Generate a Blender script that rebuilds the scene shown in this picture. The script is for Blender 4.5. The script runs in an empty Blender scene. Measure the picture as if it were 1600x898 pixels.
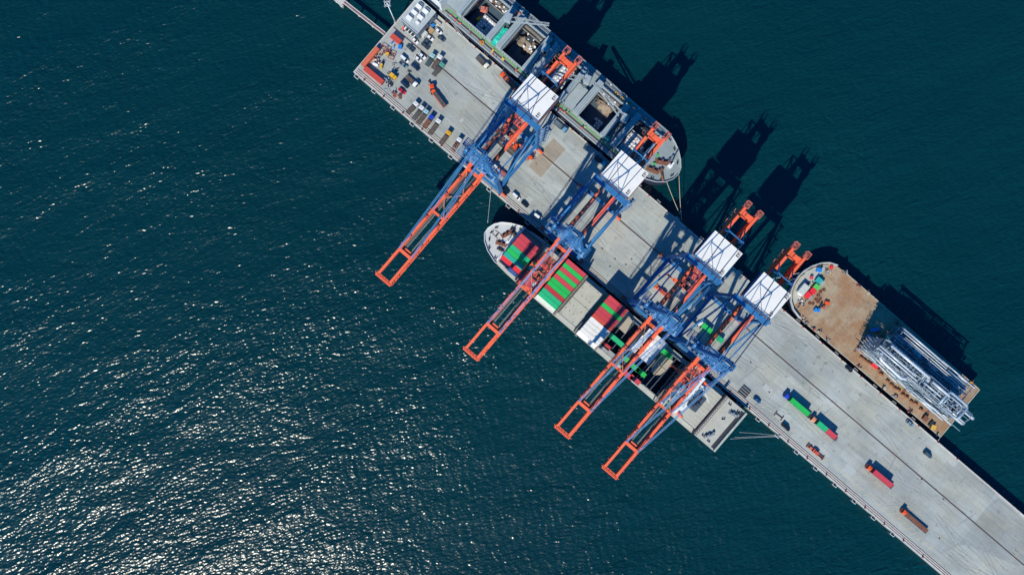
import bpy, math, random
from mathutils import Vector, Matrix

# ------------------------------------------------------------------ scene, camera, light
scn = bpy.context.scene
COL = scn.collection
R = math.radians
A = R(40.45)                       # the pier runs this far clockwise of the picture's right
CA, SA = math.cos(A), math.sin(A)
H, S = 370.0, 0.34                 # camera height over the deck, metres per photo pixel at deck level
WATER = -5.0

cam_d = bpy.data.cameras.new('camera')
cam = bpy.data.objects.new('camera', cam_d)
COL.objects.link(cam)
cam.location = (0, 0, H)
cam.rotation_euler = (0, 0, 0)
cam_d.sensor_width = 36.0
cam_d.lens = 36.0 * H / (1600 * S)
cam_d.clip_start = 1.0
cam_d.clip_end = 9000.0
scn.camera = cam

SUN_EL = R(41.0)
sun_h = Vector((-0.438, -0.899, 0)).normalized()
sun_dir = Vector((sun_h.x * math.cos(SUN_EL), sun_h.y * math.cos(SUN_EL), math.sin(SUN_EL)))
world = bpy.data.worlds.new('World')
scn.world = world
world.use_nodes = True
wn, wl = world.node_tree.nodes, world.node_tree.links
wn.clear()
sky = wn.new('ShaderNodeTexSky')
sky.sky_type = 'NISHITA'
sky.sun_disc = False
sky.sun_elevation = SUN_EL
sky.sun_rotation = math.atan2(sun_h.x, sun_h.y)
sky.air_density = 1.0
sky.dust_density = 0.0
sky.ozone_density = 8.0
bg = wn.new('ShaderNodeBackground')
bg.inputs['Strength'].default_value = 0.095
deep = wn.new('ShaderNodeMix')            # a very clear, deep blue sky
deep.data_type = 'RGBA'
deep.blend_type = 'MULTIPLY'
deep.inputs['Factor'].default_value = 1.0
deep.inputs['B'].default_value = (0.06, 0.95, 1.42, 1)
wo = wn.new('ShaderNodeOutputWorld')
wl.new(sky.outputs[0], deep.inputs['A'])
wl.new(deep.outputs['Result'], bg.inputs['Color'])
wl.new(bg.outputs[0], wo.inputs['Surface'])

sun_d = bpy.data.lights.new('sun', 'SUN')
sun_d.energy = 4.9
sun_d.angle = R(0.5)
sun_d.color = (1.0, 0.945, 0.80)
sun = bpy.data.objects.new('sun', sun_d)
COL.objects.link(sun)
sun.rotation_euler = (-sun_dir).to_track_quat('-Z', 'Y').to_euler()

scn.view_settings.view_transform = 'Standard'
scn.view_settings.look = 'None'
scn.view_settings.gamma = 1.0
scn.view_settings.exposure = 0.12
scn.view_settings.use_curve_mapping = False

# ------------------------------------------------------------------ coordinates
def UN(px, py, z=0.0):
    """photo pixel at height z -> (along the pier, across the pier) in metres"""
    k = (H - z) / H * S
    dx, dy = (px - 800) * k, (py - 449) * k
    return dx * CA + dy * SA, dx * SA - dy * CA

def W(u, n, z=0.0):
    return (u * CA + n * SA, -u * SA + n * CA, z)

# ------------------------------------------------------------------ materials
MATS = {}
def mat(name, col, rough=0.6, metal=0.0, var=0.12, scale=0.4, dirt=0.0, dirtcol=(0.12, 0.09, 0.06), bump=0.0, bscale=4.0,
        streak=None, spec=None, vary=0.0):
    if name in MATS:
        return MATS[name]
    m = bpy.data.materials.new(name)
    m.use_nodes = True
    nt = m.node_tree
    N, L = nt.nodes, nt.links
    b = N['Principled BSDF']
    b.inputs['Roughness'].default_value = rough
    b.inputs['Metallic'].default_value = metal
    if spec is not None:
        b.inputs['Specular IOR Level'].default_value = spec
    tc = N.new('ShaderNodeTexCoord')
    mp = N.new('ShaderNodeMapping')
    if streak:
        mp.inputs['Scale'].default_value = streak
    L.new(tc.outputs['Object'], mp.inputs['Vector'])
    nz = N.new('ShaderNodeTexNoise')
    nz.inputs['Scale'].default_value = scale
    nz.inputs['Detail'].default_value = 6
    nz.inputs['Roughness'].default_value = 0.65
    L.new(mp.outputs[0], nz.inputs['Vector'])
    mr = N.new('ShaderNodeMapRange')
    mr.inputs['From Min'].default_value = 0.3
    mr.inputs['From Max'].default_value = 0.7
    mr.inputs['To Min'].default_value = 1 - var
    mr.inputs['To Max'].default_value = 1 + var
    L.new(nz.outputs['Fac'], mr.inputs['Value'])
    mul = N.new('ShaderNodeVectorMath')
    mul.operation = 'SCALE'
    mul.inputs[0].default_value = col[:3]
    last = mr.outputs[0]
    if vary:
        oi = N.new('ShaderNodeObjectInfo')
        mv = N.new('ShaderNodeMapRange')
        mv.inputs['To Min'].default_value = 1 - vary
        mv.inputs['To Max'].default_value = 1 + vary
        L.new(oi.outputs['Random'], mv.inputs['Value'])
        mm = N.new('ShaderNodeMath')
        mm.operation = 'MULTIPLY'
        L.new(last, mm.inputs[0])
        L.new(mv.outputs[0], mm.inputs[1])
        last = mm.outputs[0]
    L.new(last, mul.inputs['Scale'])
    out = mul.outputs[0]
    if dirt > 0:
        n2 = N.new('ShaderNodeTexNoise')
        n2.inputs['Scale'].default_value = scale * 2.3
        n2.inputs['Detail'].default_value = 8
        n2.inputs['Roughness'].default_value = 0.75
        L.new(tc.outputs['Object'], n2.inputs['Vector'])
        r2 = N.new('ShaderNodeMapRange')
        r2.inputs['From Min'].default_value = 0.5
        r2.inputs['From Max'].default_value = 0.72
        r2.inputs['To Min'].default_value = 0
        r2.inputs['To Max'].default_value = dirt
        L.new(n2.outputs['Fac'], r2.inputs['Value'])
        mx = N.new('ShaderNodeMix')
        mx.data_type = 'RGBA'
        mx.inputs['B'].default_value = (*dirtcol, 1)
        L.new(r2.outputs[0], mx.inputs['Factor'])
        L.new(out, mx.inputs['A'])
        out = mx.outputs['Result']
    L.new(out, b.inputs['Base Color'])
    if bump > 0:
        n3 = N.new('ShaderNodeTexNoise')
        n3.inputs['Scale'].default_value = bscale
        n3.inputs['Detail'].default_value = 4
        L.new(tc.outputs['Object'], n3.inputs['Vector'])
        bp = N.new('ShaderNodeBump')
        bp.inputs['Strength'].default_value = 0.5
        bp.inputs['Distance'].default_value = bump
        L.new(n3.outputs['Fac'], bp.inputs['Height'])
        L.new(bp.outputs[0], b.inputs['Normal'])
    MATS[name] = m
    return m

def mat_container(name, col, vary=0.07):
    """painted corrugated steel: ribs across the box, scuffs and rust"""
    m = mat(name, col, rough=0.5, var=0.10, scale=0.5, dirt=0.35, dirtcol=(col[0] * .45 + .05, col[1] * .45 + .035, col[2] * .45 + .03), vary=vary)
    nt = m.node_tree
    N, L = nt.nodes, nt.links
    tc = N.new('ShaderNodeTexCoord')
    wv = N.new('ShaderNodeTexWave')
    wv.bands_direction = 'X'
    wv.inputs['Scale'].default_value = 1.1
    L.new(tc.outputs['Object'], wv.inputs['Vector'])
    bp = N.new('ShaderNodeBump')
    bp.inputs['Strength'].default_value = 0.35
    bp.inputs['Distance'].default_value = 0.04
    L.new(wv.outputs['Fac'], bp.inputs['Height'])
    L.new(bp.outputs[0], N['Principled BSDF'].inputs['Normal'])
    return m

BLUE = mat('crane_blue_paint', (0.026, 0.155, 0.36), 0.55, spec=0.3, var=0.15, scale=0.3, dirt=0.25, dirtcol=(0.10, 0.14, 0.22))
ORANGE = mat('crane_orange_paint', (0.84, 0.14, 0.06), 0.55, spec=0.3, var=0.14, scale=0.35, dirt=0.35, dirtcol=(0.42, 0.08, 0.05))
ORANGE_DK = mat('weathered_orange_grating', (0.50, 0.075, 0.05), 0.6, var=0.25, scale=0.8)
WHITEROOF = mat('white_roof_sheet', (0.76, 0.745, 0.70), 0.5, var=0.04, scale=0.2, dirt=0.22, dirtcol=(0.58, 0.57, 0.55))
DARKSTEEL = mat('dark_steel', (0.03, 0.035, 0.045), 0.5, var=0.3, scale=1.5)
GREYSTEEL = mat('grey_steel', (0.22, 0.25, 0.28), 0.5, var=0.2, scale=0.6)
CABLE = mat('galvanised_rope', (0.25, 0.27, 0.28), 0.5, var=0.1)
RUBBER = mat('black_rubber', (0.018, 0.018, 0.02), 0.8, var=0.2)
GLASS = mat('tinted_glass', (0.012, 0.018, 0.028), 0.12, var=0.0)
WHITEP = mat('white_paint', (0.78, 0.79, 0.80), 0.35, var=0.04, dirt=0.15, dirtcol=(0.5, 0.47, 0.43))
RED = mat('red_paint', (0.55, 0.03, 0.035), 0.4, var=0.12, dirt=0.2, dirtcol=(0.3, 0.04, 0.03))
YELLOW = mat('yellow_paint', (0.75, 0.42, 0.03), 0.45, var=0.12)
TEAL = mat('teal_paint', (0.03, 0.36, 0.36), 0.45, var=0.12)
NAVY = mat('navy_paint', (0.012, 0.03, 0.085), 0.22, var=0.1)
CHARC = mat('charcoal_paint', (0.04, 0.05, 0.06), 0.25, var=0.1)
BLUEP = mat('bright_blue_paint', (0.02, 0.22, 0.62), 0.4, var=0.12)
RUST = mat('rusted_steel', (0.19, 0.075, 0.045), 0.8, var=0.35, scale=1.0, dirt=0.5, dirtcol=(0.08, 0.04, 0.03))
RUSTRED = mat('red_oxide_primer', (0.36, 0.085, 0.06), 0.7, var=0.25, scale=0.9)
BROWNBED = mat('worn_timber_bed', (0.10, 0.075, 0.065), 0.85, var=0.35, scale=0.9)
GREEN = mat('green_paint', (0.03, 0.42, 0.09), 0.5, var=0.1)
CREAM = mat('cream_deck_paint', (0.42, 0.425, 0.37), 0.6, var=0.10, scale=0.25, dirt=0.35, dirtcol=(0.36, 0.28, 0.2), bump=0.01)
LIGHTDECK = mat('pale_grey_deck_paint', (0.50, 0.52, 0.52), 0.6, var=0.10, scale=0.25, dirt=0.35, dirtcol=(0.33, 0.28, 0.22), bump=0.01)
SHIPGREY = mat('ship_grey_paint', (0.235, 0.285, 0.295), 0.55, var=0.13, scale=0.25, dirt=0.35, dirtcol=(0.2, 0.17, 0.13), bump=0.01)
SHIPPANEL = mat('hatch_grey_paint', (0.30, 0.36, 0.39), 0.5, var=0.09, scale=0.3, dirt=0.2, dirtcol=(0.2, 0.2, 0.18))
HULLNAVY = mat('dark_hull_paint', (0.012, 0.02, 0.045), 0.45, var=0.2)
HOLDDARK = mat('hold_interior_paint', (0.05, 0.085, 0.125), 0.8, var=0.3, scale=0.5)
TANCARGO = mat('tan_bulk_cargo', (0.25, 0.205, 0.165), 0.95, var=0.35, scale=0.6, dirt=0.4, dirtcol=(0.16, 0.14, 0.12), bump=0.3, bscale=1.0)
TARP = mat('teal_tarpaulin', (0.02, 0.48, 0.40), 0.5, var=0.22, scale=0.6, bump=0.3, bscale=0.8)
BAGW = mat('white_woven_sack', (0.72, 0.74, 0.76), 0.8, var=0.12, scale=1.2, vary=0.1)
CONCW = mat('pale_concrete', (0.50, 0.48, 0.45), 0.85, var=0.15, scale=0.5, dirt=0.4, dirtcol=(0.25, 0.2, 0.17))
GALV = mat('insulated_pipe_cladding', (0.50, 0.55, 0.59), 0.35, metal=0.15, var=0.12, scale=0.6)
GALV2 = mat('grey_pipe_steel', (0.20, 0.28, 0.35), 0.45, metal=0.1, var=0.2, scale=0.8)
TYRE = RUBBER
ROPE = mat('mooring_rope', (0.42, 0.36, 0.26), 0.9, var=0.2)
ROPEW = mat('pale_mooring_rope', (0.52, 0.54, 0.54), 0.9, var=0.2)
PIPEGREEN = mat('green_walkway_paint', (0.10, 0.36, 0.03), 0.6, var=0.15)
C_RED = mat_container('red_container_paint', (0.54, 0.05, 0.07))
C_DRED = mat_container('dark_red_container_paint', (0.46, 0.03, 0.045))
C_BRED = mat_container('bright_red_container_paint', (0.78, 0.025, 0.04))
C_ORED = mat_container('orange_red_container_paint', (0.56, 0.07, 0.045))
C_CORAL = mat_container('coral_container_paint', (0.62, 0.14, 0.07))
C_GREEN = mat_container('green_container_paint', (0.012, 0.46, 0.08))
C_LGREEN = mat_container('sea_green_container_paint', (0.012, 0.44, 0.18))
C_TEAL = mat_container('teal_container_paint', (0.012, 0.38, 0.27))
C_WHITE = mat_container('white_container_paint', (0.76, 0.74, 0.69))
C_GREY = mat_container('grey_container_paint', (0.30, 0.31, 0.30))
C_BEIGE = mat_container('beige_container_paint', (0.45, 0.42, 0.35))
C_BLUE = mat_container('blue_container_paint', (0.03, 0.15, 0.42))

# ------------------------------------------------------------------ mesh builder
class MB:
    def __init__(s):
        s.v, s.f, s.sm = [], [], []
    def add(s, vs, fs, smooth=False):
        o = len(s.v)
        s.v += [tuple(x) for x in vs]
        s.f += [tuple(i + o for i in f) for f in fs]
        s.sm += [smooth] * len(fs)
        return s
    def box(s, x0, x1, y0, y1, z0, z1):
        return s.add([(x0, y0, z0), (x1, y0, z0), (x1, y1, z0), (x0, y1, z0), (x0, y0, z1), (x1, y0, z1), (x1, y1, z1), (x0, y1, z1)],
                     [(3, 2, 1, 0), (4, 5, 6, 7), (0, 1, 5, 4), (1, 2, 6, 5), (2, 3, 7, 6), (3, 0, 4, 7)])
    def cb(s, cx, cy, cz, sx, sy, sz, rot=0.0):
        c, n = math.cos(rot), math.sin(rot)
        vs = []
        for z in (-.5, .5):
            for x, y in ((-.5, -.5), (.5, -.5), (.5, .5), (-.5, .5)):
                X, Y = x * sx, y * sy
                vs.append((cx + X * c - Y * n, cy + X * n + Y * c, cz + z * sz))
        return s.add(vs, [(3, 2, 1, 0), (4, 5, 6, 7), (0, 1, 5, 4), (1, 2, 6, 5), (2, 3, 7, 6), (3, 0, 4, 7)])
    def beam(s, p, q, w, h=None, w2=None, h2=None):
        h = h or w
        w2, h2 = w2 or w, h2 or h
        p, q = Vector(p), Vector(q)
        d = (q - p).normalized()
        up = Vector((0, 0, 1)) if abs(d.z) < 0.95 else Vector((0, 1, 0))
        x = d.cross(up).normalized()
        y = x.cross(d).normalized()
        vs = []
        for c, a, b in ((p, w, h), (q, w2, h2)):
            for i, j in ((-.5, -.5), (.5, -.5), (.5, .5), (-.5, .5)):
                vs.append(c + x * a * i + y * b * j)
        return s.add(vs, [(3, 2, 1, 0), (4, 5, 6, 7), (0, 1, 5, 4), (1, 2, 6, 5), (2, 3, 7, 6), (3, 0, 4, 7)])
    def path(s, pts, r, n=8):
        pts = [Vector(p) for p in pts]
        rings = []
        for i, p in enumerate(pts):
            a = pts[max(0, i - 1)]
            b = pts[min(len(pts) - 1, i + 1)]
            d = (b - a).normalized()
            up = Vector((0, 0, 1)) if abs(d.z) < 0.9 else Vector((0, 1, 0))
            x = d.cross(up).normalized()
            y = x.cross(d).normalized()
            rr = r[i] if isinstance(r, (list, tuple)) else r
            rings.append([p + (x * math.cos(2 * math.pi * k / n) + y * math.sin(2 * math.pi * k / n)) * rr for k in range(n)])
        vs = [v for g in rings for v in g]
        fs = []
        for i in range(len(rings) - 1):
            for k in range(n):
                k2 = (k + 1) % n
                fs.append((i * n + k, i * n + k2, (i + 1) * n + k2, (i + 1) * n + k))
        s.add(vs, fs, True)
        o = len(s.v) - len(vs)
        s.f += [tuple(o + k for k in reversed(range(n))), tuple(o + (len(rings) - 1) * n + k for k in range(n))]
        s.sm += [False, False]
        return s
    def tube(s, p, q, r, n=8):
        return s.path([p, q], r, n)
    def prism(s, pts, z0, z1, pts0=None):
        n = len(pts)
        pts0 = pts0 or pts
        ar = sum(pts[i][0] * pts[(i + 1) % n][1] - pts[(i + 1) % n][0] * pts[i][1] for i in range(n))
        if ar < 0:
            pts, pts0 = pts[::-1], pts0[::-1]
        vs = [(x, y, z0) for x, y in pts0] + [(x, y, z1) for x, y in pts]
        fs = [tuple(reversed(range(n))), tuple(range(n, 2 * n))]
        fs += [(i, (i + 1) % n, n + (i + 1) % n, n + i) for i in range(n)]
        return s.add(vs, fs)
    def ring(s, cx, cy, z0, z1, r0, r1, n=14):
        vs, fs = [], []
        for k in range(n):
            a = 2 * math.pi * k / n
            for r in (r0, r1):
                for z in (z0, z1):
                    vs.append((cx + r * math.cos(a), cy + r * math.sin(a), z))
        for k in range(n):
            a, b = 4 * k, 4 * ((k + 1) % n)
            fs += [(a + 1, a + 3, b + 3, b + 1), (a, b, b + 2, a + 2), (a + 2, b + 2, b + 3, a + 3), (a, a + 1, b + 1, b)]
        return s.add(vs, fs)
    def strip(s, poly, w, z0, z1, closed=False):
        """a wall of width w along a polyline"""
        for i in range(len(poly) - (0 if closed else 1)):
            a, b = poly[i], poly[(i + 1) % len(poly)]
            s.beam((a[0], a[1], (z0 + z1) / 2), (b[0], b[1], (z0 + z1) / 2), w, z1 - z0)
        return s
    def lump(s, cx, cy, z, rx, ry, h, seed=0, n=12, rings=5, rough=0.25):
        rnd = random.Random(seed)
        vs, fs = [], []
        for i in range(rings):
            t = i / (rings - 1)
            for k in range(n):
                a = 2 * math.pi * k / n
                q = (1 - t) ** 0.8 * (1 + rough * (rnd.random() - .5) * 2)
                if t == 1: q = 0.06
                vs.append((cx + rx * q * math.cos(a), cy + ry * q * math.sin(a), z + h * (1 - (1 - t) ** 1.7) * (1 + (rough * (rnd.random() - .5) if t > 0 else 0))))
        for i in range(rings - 1):
            for k in range(n):
                k2 = (k + 1) % n
                fs.append((i * n + k, i * n + k2, (i + 1) * n + k2, (i + 1) * n + k))
        fs.append(tuple((rings - 1) * n + k for k in range(n)))
        fs.append(tuple(reversed(range(n))))
        return s.add(vs, fs, True)
    def mesh(s, name, off=(0, 0, 0)):
        me = bpy.data.meshes.new(name)
        me.from_pydata([(a - off[0], b - off[1], c - off[2]) for a, b, c in s.v], [], s.f)
        me.polygons.foreach_set('use_smooth', s.sm)
        me.update()
        return me

BASE = {}
def _tag(o, label, cat, group, kind=None):
    if label: o['label'] = label
    if cat: o['category'] = cat
    if group: o['group'] = group
    if kind: o['kind'] = kind

def thing(name, label, cat, u, n, z=0.0, rot=0.0, group=None):
    o = bpy.data.objects.new(name, None)
    o.empty_display_size = 0.5
    COL.objects.link(o)
    o.location = W(u, n, z)
    o.rotation_euler = (0, 0, rot - A)
    _tag(o, label, cat, group)
    BASE[o.name] = (u, n, z)
    return o

def part(name, mb, m, parent, pier=False, label=None, kind=None):
    root = parent
    while root.parent: root = root.parent
    me = mb.mesh(name, BASE[root.name] if pier else (0, 0, 0))
    me.materials.append(m)
    o = bpy.data.objects.new(name, me)
    COL.objects.link(o)
    o.parent = parent
    _tag(o, label, None, None, kind)
    return o

def solo(name, mb, m, label, cat, u, n, z=0.0, rot=0.0, group=None, kind=None, pier=False):
    me = mb.mesh(name, (u, n, z) if pier else (0, 0, 0))
    me.materials.append(m)
    o = bpy.data.objects.new(name, me)
    COL.objects.link(o)
    o.location = W(u, n, z)
    o.rotation_euler = (0, 0, rot - A)
    _tag(o, label, cat, group, kind)
    return o

def struct(name, mb, m):
    return solo(name, mb, m, None, None, 0, 0, 0, kind='structure')

def kids(o):
    return [c for c in bpy.data.objects if c.parent == o]

def dup(root, u, n, z=0.0, rot=0.0, label=None, group=None):
    r = root.copy()
    COL.objects.link(r)
    r.location = W(u, n, z)
    r.rotation_euler = (0, 0, rot - A)
    if label: r['label'] = label
    if group: r['group'] = group
    BASE[r.name] = (u, n, z)
    for ch in root.children:
        c = ch.copy()
        COL.objects.link(c)
        c.parent = r
        for g in ch.children:
            d = g.copy()
            COL.objects.link(d)
            d.parent = c
    return r

def recolor(root, table):
    for c in root.children_recursive:
        key = c.name.split('.')[0]
        if key in table:
            c.material_slots[0].link = 'OBJECT'
            c.material_slots[0].material = table[key]

# ------------------------------------------------------------------ water
def water_material():
    m = bpy.data.materials.new('sea_water')
    m.use_nodes = True
    N, L = m.node_tree.nodes, m.node_tree.links
    b = N['Principled BSDF']
    b.inputs['Roughness'].default_value = 0.25
    b.inputs['IOR'].default_value = 1.333
    tc = N.new('ShaderNodeTexCoord')
    def noise(scale, sx, sy, rot, detail=3.0, rough=0.55, warp=0.0):
        mp = N.new('ShaderNodeMapping')
        mp.vector_type = 'TEXTURE'
        mp.inputs['Rotation'].default_value = (0, 0, rot)
        mp.inputs['Scale'].default_value = (sx, sy, 1)
        L.new(tc.outputs['Object'], mp.inputs['Vector'])
        n = N.new('ShaderNodeTexNoise')
        n.inputs['Scale'].default_value = scale
        n.inputs['Detail'].default_value = detail
        n.inputs['Roughness'].default_value = rough
        n.inputs['Distortion'].default_value = warp
        L.new(mp.outputs[0], n.inputs['Vector'])
        return n.outputs['Fac']
    def math_(op, a, b_):
        n = N.new('ShaderNodeMath')
        n.operation = op
        for i, x in enumerate((a, b_)):
            if isinstance(x, (int, float)): n.inputs[i].default_value = x
            else: L.new(x, n.inputs[i])
        return n.outputs[0]
    gust = noise(1 / 55.0, 2.2, 1.0, R(24), 3)
    g = N.new('ShaderNodeMapRange')
    g.inputs['From Min'].default_value = 0.32
    g.inputs['From Max'].default_value = 0.68
    g.inputs['To Min'].default_value = 0.66
    g.inputs['To Max'].default_value = 1.22
    L.new(gust, g.inputs['Value'])
    swell = noise(1 / 20.0, 2.6, 1.0, R(28), 1)
    chop = noise(1 / 5.2, 1.9, 1.0, R(24), 1, 0.5, 0.8)
    rip = noise(1 / 1.22, 2.2, 1.0, R(22), 0, 0.5, 0.3)
    rip2 = noise(1 / 1.02, 1.5, 1.0, R(-17), 0, 0.5, 0.25)
    # a faint reflected train of waves running off the quay
    wv = N.new('ShaderNodeTexWave')
    wv.inputs['Scale'].default_value = 0.068
    wv.inputs['Distortion'].default_value = 9.0
    wv.inputs['Detail'].default_value = 2.0
    wv.inputs['Detail Scale'].default_value = 0.6
    mp = N.new('ShaderNodeMapping')
    mp.inputs['Rotation'].default_value = (0, 0, R(-12))
    L.new(tc.outputs['Object'], mp.inputs['Vector'])
    L.new(mp.outputs[0], wv.inputs['Vector'])
    h = math_('MULTIPLY', swell, 1.3)
    h = math_('ADD', h, math_('MULTIPLY', chop, 0.55))
    h = math_('ADD', h, math_('MULTIPLY', rip, 0.225))
    h = math_('ADD', h, math_('MULTIPLY', rip2, 0.105))
    h = math_('MULTIPLY', h, g.outputs[0])
    h = math_('ADD', h, math_('MULTIPLY', wv.outputs['Fac'], 0.03))
    bp = N.new('ShaderNodeBump')
    bp.inputs['Strength'].default_value = 1.0
    bp.inputs['Distance'].default_value = 1.75
    L.new(h, bp.inputs['Height'])
    L.new(bp.outputs[0], b.inputs['Normal'])
    big = noise(1 / 140.0, 2.0, 1.0, R(30), 4)
    mx = N.new('ShaderNodeMix')
    mx.data_type = 'RGBA'
    mx.inputs['A'].default_value = (0.0004, 0.0205, 0.0285, 1)
    mx.inputs['B'].default_value = (0.0012, 0.035, 0.043, 1)
    L.new(big, mx.inputs['Factor'])
    L.new(mx.outputs['Result'], b.inputs['Base Color'])
    return m
wm = MB().add([(-4000, -4000, WATER), (4000, -4000, WATER), (4000, 4000, WATER), (-4000, 4000, WATER)], [(0, 1, 2, 3)])
me = wm.mesh('sea_water')
me.materials.append(water_material())
o = bpy.data.objects.new('sea_water', me)
COL.objects.link(o)
o['kind'] = 'structure'

# ------------------------------------------------------------------ pier
SWN, NEN, LANDN, SEAN = 32.3, 84.5, 64.4, 34.3
U0, U1 = -138.3, 420.0

def concrete_material(name, base, seed=0.0, slab=(9.5, 6.4)):
    m = bpy.data.materials.new(name)
    m.use_nodes = True
    N, L = m.node_tree.nodes, m.node_tree.links
    b = N['Principled BSDF']
    b.inputs['Roughness'].default_value = 0.85
    tc = N.new('ShaderNodeTexCoord')
    def mapping(scale, loc=(0, 0, 0)):
        mp = N.new('ShaderNodeMapping')
        mp.inputs['Scale'].default_value = scale
        mp.inputs['Location'].default_value = loc
        L.new(tc.outputs['Object'], mp.inputs['Vector'])
        return mp.outputs[0]
    def M(op, a, b_=0.0):
        n = N.new('ShaderNodeMath')
        n.operation = op
        for i, x in enumerate((a, b_)):
            if isinstance(x, (int, float)): n.inputs[i].default_value = x
            else: L.new(x, n.inputs[i])
        return n.outputs[0]
    def noise(vec, sc, det=6, ro=0.65):
        n = N.new('ShaderNodeTexNoise')
        n.inputs['Scale'].default_value = sc
        n.inputs['Detail'].default_value = det
        n.inputs['Roughness'].default_value = ro
        L.new(vec, n.inputs['Vector'])
        return n.outputs['Fac']
    def rng(v, a, b_, c, d):
        n = N.new('ShaderNodeMapRange')
        for k, x in zip(('From Min', 'From Max', 'To Min', 'To Max'), (a, b_, c, d)):
            n.inputs[k].default_value = x
        L.new(v, n.inputs['Value'])
        return n.outputs[0]
    bk = N.new('ShaderNodeTexBrick')
    bk.inputs['Scale'].default_value = 1.0
    bk.inputs['Brick Width'].default_value = slab[0]
    bk.inputs['Row Height'].default_value = slab[1]
    bk.inputs['Mortar Size'].default_value = 0.05
    bk.inputs['Mortar Smooth'].default_value = 0.6
    bk.offset = 0.35
    bk.inputs['Color1'].default_value = (0.94, 0.94, 0.94, 1)
    bk.inputs['Color2'].default_value = (1.06, 1.06, 1.06, 1)
    bk.inputs['Mortar'].default_value = (0.88, 0.87, 0.85, 1)
    L.new(mapping((1, 1, 1), (seed, seed * .7, 0)), bk.inputs['Vector'])
    bk2 = N.new('ShaderNodeTexBrick')
    bk2.inputs['Scale'].default_value = 1.0
    bk2.inputs['Brick Width'].default_value = slab[0] * 2.7
    bk2.inputs['Row Height'].default_value = slab[1] * 2.1
    bk2.inputs['Mortar Size'].default_value = 0.0
    bk2.inputs['Color1'].default_value = (0.90, 0.90, 0.90, 1)
    bk2.inputs['Color2'].default_value = (1.09, 1.09, 1.09, 1)
    bk2.inputs['Mortar'].default_value = (1, 1, 1, 1)
    L.new(mapping((1, 1, 1), (seed * 1.7 + 3, 2, 0)), bk2.inputs['Vector'])
    f = M('MULTIPLY', bk.outputs['Color'], bk2.outputs['Color'])
    f = M('MULTIPLY', f, rng(noise(mapping((1, 1, 1)), 0.05, 6), 0.3, 0.7, 0.82, 1.16))
    f = M('MULTIPLY', f, rng(noise(mapping((0.10, 1.0, 1.0)), 0.5, 5, 0.7), 0.3, 0.7, 0.87, 1.12))     # wheel streaks along the pier
    f = M('MULTIPLY', f, rng(noise(mapping((1, 1, 1)), 1.4, 8, 0.8), 0.25, 0.75, 0.80, 1.18))
    # oil spots
    f = M('MULTIPLY', f, rng(noise(mapping((1, 1, 1), (seed, 3, 0)), 0.33, 3, 0.5), 0.62, 0.74, 1.0, 0.62))
    warm = rng(noise(mapping((1, 1, 1), (7, seed, 0)), 0.06, 4, 0.6), 0.42, 0.66, 0.0, 1.0)
    mx = N.new('ShaderNodeMix')
    mx.data_type = 'RGBA'
    mx.inputs['A'].default_value = (*base, 1)
    mx.inputs['B'].default_value = (base[0] * 1.06, base[1] * 1.0, base[2] * 0.90, 1)
    L.new(warm, mx.inputs['Factor'])
    sc = N.new('ShaderNodeVectorMath')
    sc.operation = 'SCALE'
    L.new(mx.outputs['Result'], sc.inputs[0])
    L.new(f, sc.inputs['Scale'])
    L.new(sc.outputs[0], b.inputs['Base Color'])
    bp = N.new('ShaderNodeBump')
    bp.inputs['Strength'].default_value = 0.3
    bp.inputs['Distance'].default_value = 0.03
    L.new(noise(mapping((1, 1, 1)), 2.0, 8), bp.inputs['Height'])
    L.new(bp.outputs[0], b.inputs['Normal'])
    return m

CONC = (0.335, 0.365, 0.352)
DECK = concrete_material('pier_concrete', CONC)
struct('pier_deck', MB().box(U0, U1, SWN, NEN, -7, 0), DECK)
# separately poured slabs, 4 mm proud, of their own shade
def slab(pts, col, seed, size=(9.5, 6.4)):
    p = [UN(*q) for q in pts]
    struct('concrete_slab', MB().prism(p, -0.02, 0.004 + 0.0001 * seed), concrete_material('slab_concrete', col, seed, size))
slab([(864.8, 215.8), (883.7, 233.6), (844.8, 278), (825.8, 260)], (0.285, 0.25, 0.205), 1, (5, 3.2))
slab([(886, 232), (938, 280), (899, 324), (849, 278)], (0.365, 0.395, 0.38), 2, (13, 4))
slab([(1541, 792), (1560, 777), (1600, 812), (1640, 850), (1600, 880), (1590, 884), (1500, 846)], (0.29, 0.315, 0.305), 3, (12, 7))
slab([(1447, 758), (1480, 720), (1509, 746), (1470, 790)], (0.315, 0.345, 0.33), 4, (12, 7))
slab([(1240, 520), (1290, 563), (1256, 604), (1205, 560)], (0.30, 0.335, 0.325), 5, (16, 6))
slab([(948, 330), (1010, 383), (980, 418), (918, 366)], (0.365, 0.38, 0.355), 6, (7, 5))
slab([(700, 75), (770, 133), (748, 158), (678, 98)], (0.32, 0.355, 0.35), 7, (14, 7))
rnd = random.Random(8)
for i in range(16):
    u, n = rnd.uniform(-110, 240), rnd.uniform(40, 78)
    w, d = rnd.uniform(1.5, 6), rnd.uniform(1.5, 5)
    if abs(n - LANDN) < d: n += d + 4
    k = rnd.choice((.84, .90, 1.1, 1.16))
    struct('concrete_patch', MB().box(u, u + w, n, n + d, -.02, .0055 + .0002 * i), mat('patched_concrete_' + str(k), (CONC[0] * k, CONC[1] * k * .99, CONC[2] * k * .96), .85, var=.12, scale=.9))
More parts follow.
